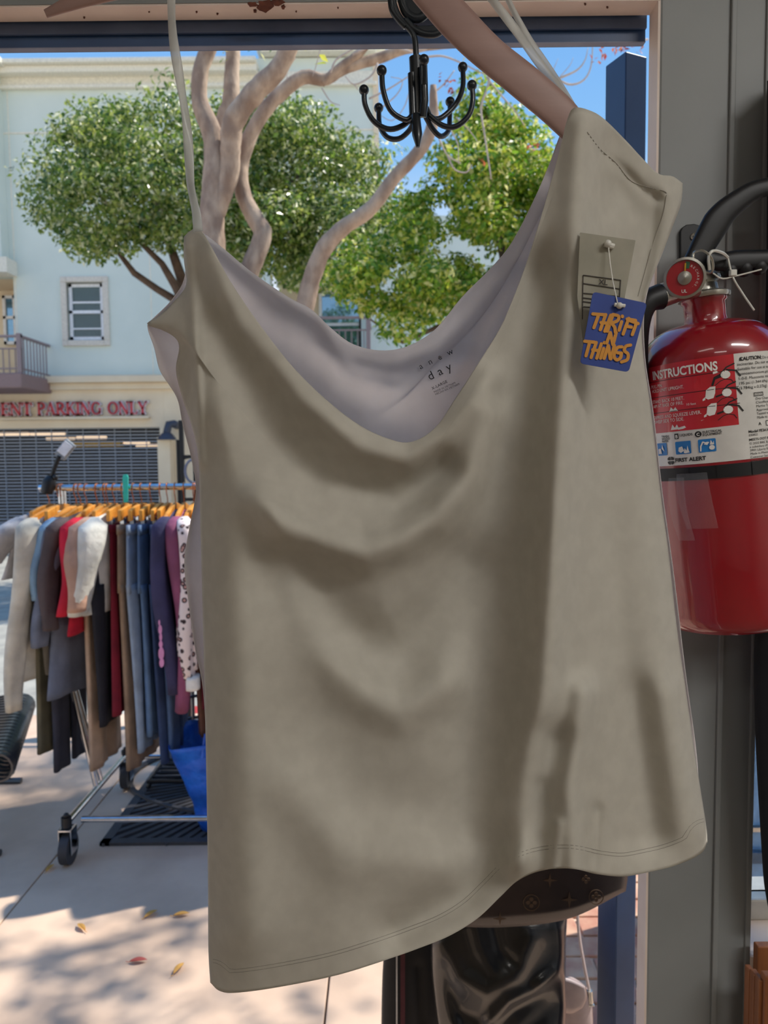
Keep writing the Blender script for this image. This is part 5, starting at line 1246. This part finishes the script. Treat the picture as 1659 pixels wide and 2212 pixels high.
# ------------------------------------------------------------------ dark things at the bottom and the right edge
def pillow(T, B, Lf, Rt, nu, nv, Y, th, rg, name, m, lab, cat, sub=None, parent=None, yfun=None):
    g = coons(v2(T), v2(B), v2(Lf), v2(Rt), nu, nv); Fq = []; Bq = []
    for j, row in enumerate(g):
        v = j/(nv-1); a = []; c = []
        for i, q in enumerate(row):
            u = i/(nu-1); pf = (4*u*(1-u))**.4*th*(min(1, (v*8)**.5) if v < .125 else 1)*(min(1, ((1-v)*8)**.5) if v > .875 else 1)
            y0 = Y+(yfun(u, v) if yfun else 0)
            a.append(at(q.x, q.y, y0-pf+.75*sum(r(q) for r in rg)*min(1, pf/th*1.2))); c.append(at(q.x, q.y, y0+pf))
        Fq.append(a); Bq.append(c)
    b = MB(); b.grid(Fq); o = len(b.v); b.grid(Bq[::-1])
    # close the rim
    rim = [(j, 0) for j in range(nv)]+[(nv-1, i) for i in range(1, nu)]+[(j, nu-1) for j in range(nv-2, -1, -1)]+[(0, i) for i in range(nu-2, 0, -1)]
    n = len(rim)
    for k in range(n):
        (j0, i0), (j1, i1) = rim[k], rim[(k+1) % n]; b.f.append((j0*nu+i0, j1*nu+i1, o+(nv-1-j1)*nu+i1, o+(nv-1-j0)*nu+i0)); b.mi.append(0)
    ob = b.build(name, m, parent, ang=0)
    if parent is None: tag(ob, lab, cat)
    return ob
m_leath = mat('black_leather', (13,14,17), .3, coat=.35, bump=(120,.1,.001))
JY = 1.42
jk = pillow([(935,1965),(1080,1950),(1226,1965)], [(960,2330),(1080,2340),(1215,2330)], [(935,1965),(930,2060),(938,2160),(960,2330)], [(1226,1965),(1222,2060),(1222,2200),(1215,2330)], 90, 100, JY, .05,
   [Ridge([(955,2040),(990,2110),(1050,2140),(1110,2110),(1150,2030)], 26, -.016), Ridge([(945,2100),(985,2185),(1060,2215),(1150,2150)], 26, .014), Ridge([(1060,2205),(1100,2165),(1150,2140),(1200,2100)], 17, -.018),
    Ridge([(935,2050),(960,2140),(985,2230)], 16, -.012), Ridge([(1020,1990),(1035,2050),(1060,2095)], 15, -.007), Ridge([(1065,1990),(1080,2050),(1110,2080)], 14, .007), Ridge([(1200,1985),(1214,2040),(1212,2090)], 14, -.010), Ridge([(1040,2260),(1130,2230),(1200,2170)], 26, .012)],
   'leather_jacket', m_leath, 'glossy black leather jacket with deep folds below the shirt hem', 'jacket')
m_mono = mat('brown_canvas', (52,38,34), .5, c2=(44,32,29)); m_monop = mat('tan_print', (92,70,52), .6)
bg_ = pillow([(920,1880),(1100,1800),(1350,1850)], [(935,2000),(1090,2003),(1230,1984),(1352,1925)], [(920,1880),(922,1950),(935,2000)], [(1350,1850),(1356,1890),(1352,1925)], 60, 40, 1.22, .035, [], 'monogram_handbag', m_mono, 'dark brown handbag with faint flower monogram peeking out under the hem', 'handbag')
b = MB()
def flower(px, py, r, circ, star=False):
    Y = 1.184
    if circ:
        for k in range(28):
            a0, a1 = 2*PI*k/28, 2*PI*(k+1)/28
            b.prism([at(px+r*q*math.cos(a), py+r*q*math.sin(a), Y) for q, a in ((1, a0), (1, a1), (.9, a1), (.9, a0))], (0, .0008, 0))
    for k in range(4):
        a = PI/2*k+(0 if not star else .0); cx_, cy_ = px+r*.40*math.cos(a), py+r*.40*math.sin(a); rx = r*.26
        if star: b.prism([at(px+r*.9*math.cos(a), py+r*.9*math.sin(a), Y), at(px+r*.22*math.cos(a+.8), py+r*.22*math.sin(a+.8), Y), at(px, py, Y), at(px+r*.22*math.cos(a-.8), py+r*.22*math.sin(a-.8), Y)], (0, .0008, 0))
        else: b.prism([at(cx_+rx*math.cos(2*PI*m_/10), cy_+rx*math.sin(2*PI*m_/10), Y) for m_ in range(10)], (0, .0008, 0))
flower(1148,1950,18,True); flower(1288,1938,16,True); flower(1230,1944,20,False,True); flower(1188,1902,18,False,True); flower(1266,1900,14,False); flower(1080,1985,16,False,True)
b.build('monogram', m_monop, bg_, smooth=False)
m_pant = mat('black_jersey', (24,24,27), .75, bump=(60,.2,.003))
tp = pillow([(835,2010),(900,1990),(950,1985)], [(822,2330),(880,2335),(960,2330)], [(835,2010),(826,2110),(822,2330)], [(950,1985),(962,2120),(960,2330)], 40, 60, 1.52, .035, [Ridge([(905,2090),(910,2212)], 12, .01)], 'track_trousers', m_pant, 'black track trousers with white and maroon side stripes behind the jacket', 'trousers')
for (px, wd, c, nm) in ((849, 1.6, (232,228,226), 'white_stripe'), (857, 1.6, (232,228,226), 'white_stripe'), (870, 5, (84,34,44), 'maroon_stripe')):
    b = MB(); b.grid([[at(px+s*wd, y, 1.52-.036*(.35 if px < 852 else .7 if px < 860 else .9)-.008) for s in (-1, 1)] for y in (2020, 2100, 2212, 2320)]); b.build(nm, mat('stripe_%d' % c[0], c, .7), tp, solid=.001, smooth=False)
# beige crossbody bag on its strap
m_taupe = mat('taupe_leather', (178,160,156), .5)
cb = empty('crossbody_bag', at(1255, 2180, 1.6), 'small taupe shoulder bag hanging by a thin strap beside the leather jacket', 'handbag')
pillow([(1195,2118),(1235,2110),(1278,2140)], [(1200,2320),(1240,2325),(1282,2315)], [(1195,2118),(1196,2220),(1200,2320)], [(1278,2140),(1282,2220),(1282,2315)], 30, 40, 1.6, .03, [], 'body', m_taupe, '', '', parent=cb)
pillow([(1195,2108),(1230,2112),(1266,2130)], [(1200,2180),(1232,2190),(1258,2178)], [(1195,2108),(1195,2150),(1200,2180)], [(1266,2130),(1268,2155),(1258,2178)], 24, 24, 1.565, .01, [], 'flap', m_taupe, '', '', parent=cb)
b = MB(); b.tube(spline([at(1246,1940,1.58), at(1250,2010,1.58), at(1261,2080,1.58), at(1274,2145,1.59)], 16), .0052, 8, flat=.4); b.build('strap', m_taupe, cb)
b = MB(); b.tube([at(1274,2140,1.585), at(1276,2166,1.585)], .006, 10); b.box(tuple(at(1266,2175,1.58)), tuple(at(1282,2165,1.59))); b.build('ring', m_chr, cb)

m_navy = mat('navy_wool', (12,14,22), .95)
nv_ = pillow([(1657,175),(1720,120),(1800,100)], [(1664,1985),(1720,2000),(1800,2000)], [(1657,175),(1656,500),(1650,800),(1640,1200),(1629,1400),(1632,1600),(1646,1850),(1652,1920),(1664,1985)], [(1800,100),(1800,1000),(1800,2000)], 20, 90, .885, .02, [], 'hanging_coat', m_navy, 'long navy black coat at the right edge beside the extinguisher', 'coat')
m_van = mat('light_blue_paint', (120,168,214), .35)
sv = at(1645, 1700, 2.2)
t = empty('storage_cabinet', (sv.x+.3, 2.35, 0), 'light blue painted cabinet outside the right hand window', 'cabinet')
z1 = at(1645, 1585, 2.2).z
b = MB(); b.box((sv.x-.12, 2.2, 0), (sv.x+.8, 2.6, at(1645,1560,2.2).z)); b.build('body', m_van, t, smooth=False, bevel=.01)
b = MB(); b.box((sv.x-.13, 2.185, at(1645,1792,2.2).z), (sv.x+.81, 2.2, at(1645,1783,2.2).z)); b.build('handle_rail', m_chr, t, smooth=False)
b = MB(); b.box((sv.x-.13, 2.18, at(1645,1858,2.2).z), (sv.x+.81, 2.2, at(1645,1835,2.2).z)); b.build('band', mat('slate_band', (74,104,130), .4), t, smooth=False)
# wooden slat crate at the lower right
cr_ = empty('wooden_crate', at(1660, 2300, .86), 'brown wooden slatted crate standing below the right hand window', 'crate')
m_wd = mat('brown_pine', (150,92,52), .6, c2=(126,74,40), noise_=8, stretch=(8,8,1))
for (x0, x1, y0, Y) in ((1637,1720,2046,.90),(1618,1630,2096,.875),(1629,1643,2106,.865),(1640,1655,2118,.855),(1653,1720,2110,.85)):
    b = MB(); p = at(x0, y0, Y); q = at(x1, y0, Y); b.box((p.x, Y, .55), (q.x, Y+.012, p.z)); b.build('slat', m_wd, cr_, smooth=False, bevel=.0015)
b = MB(); p = at(1618, 2100, .88); b.box((p.x, .85, .50), (p.x+.25, .92, .55)); b.build('base', m_wd, cr_, smooth=False, bevel=.002)
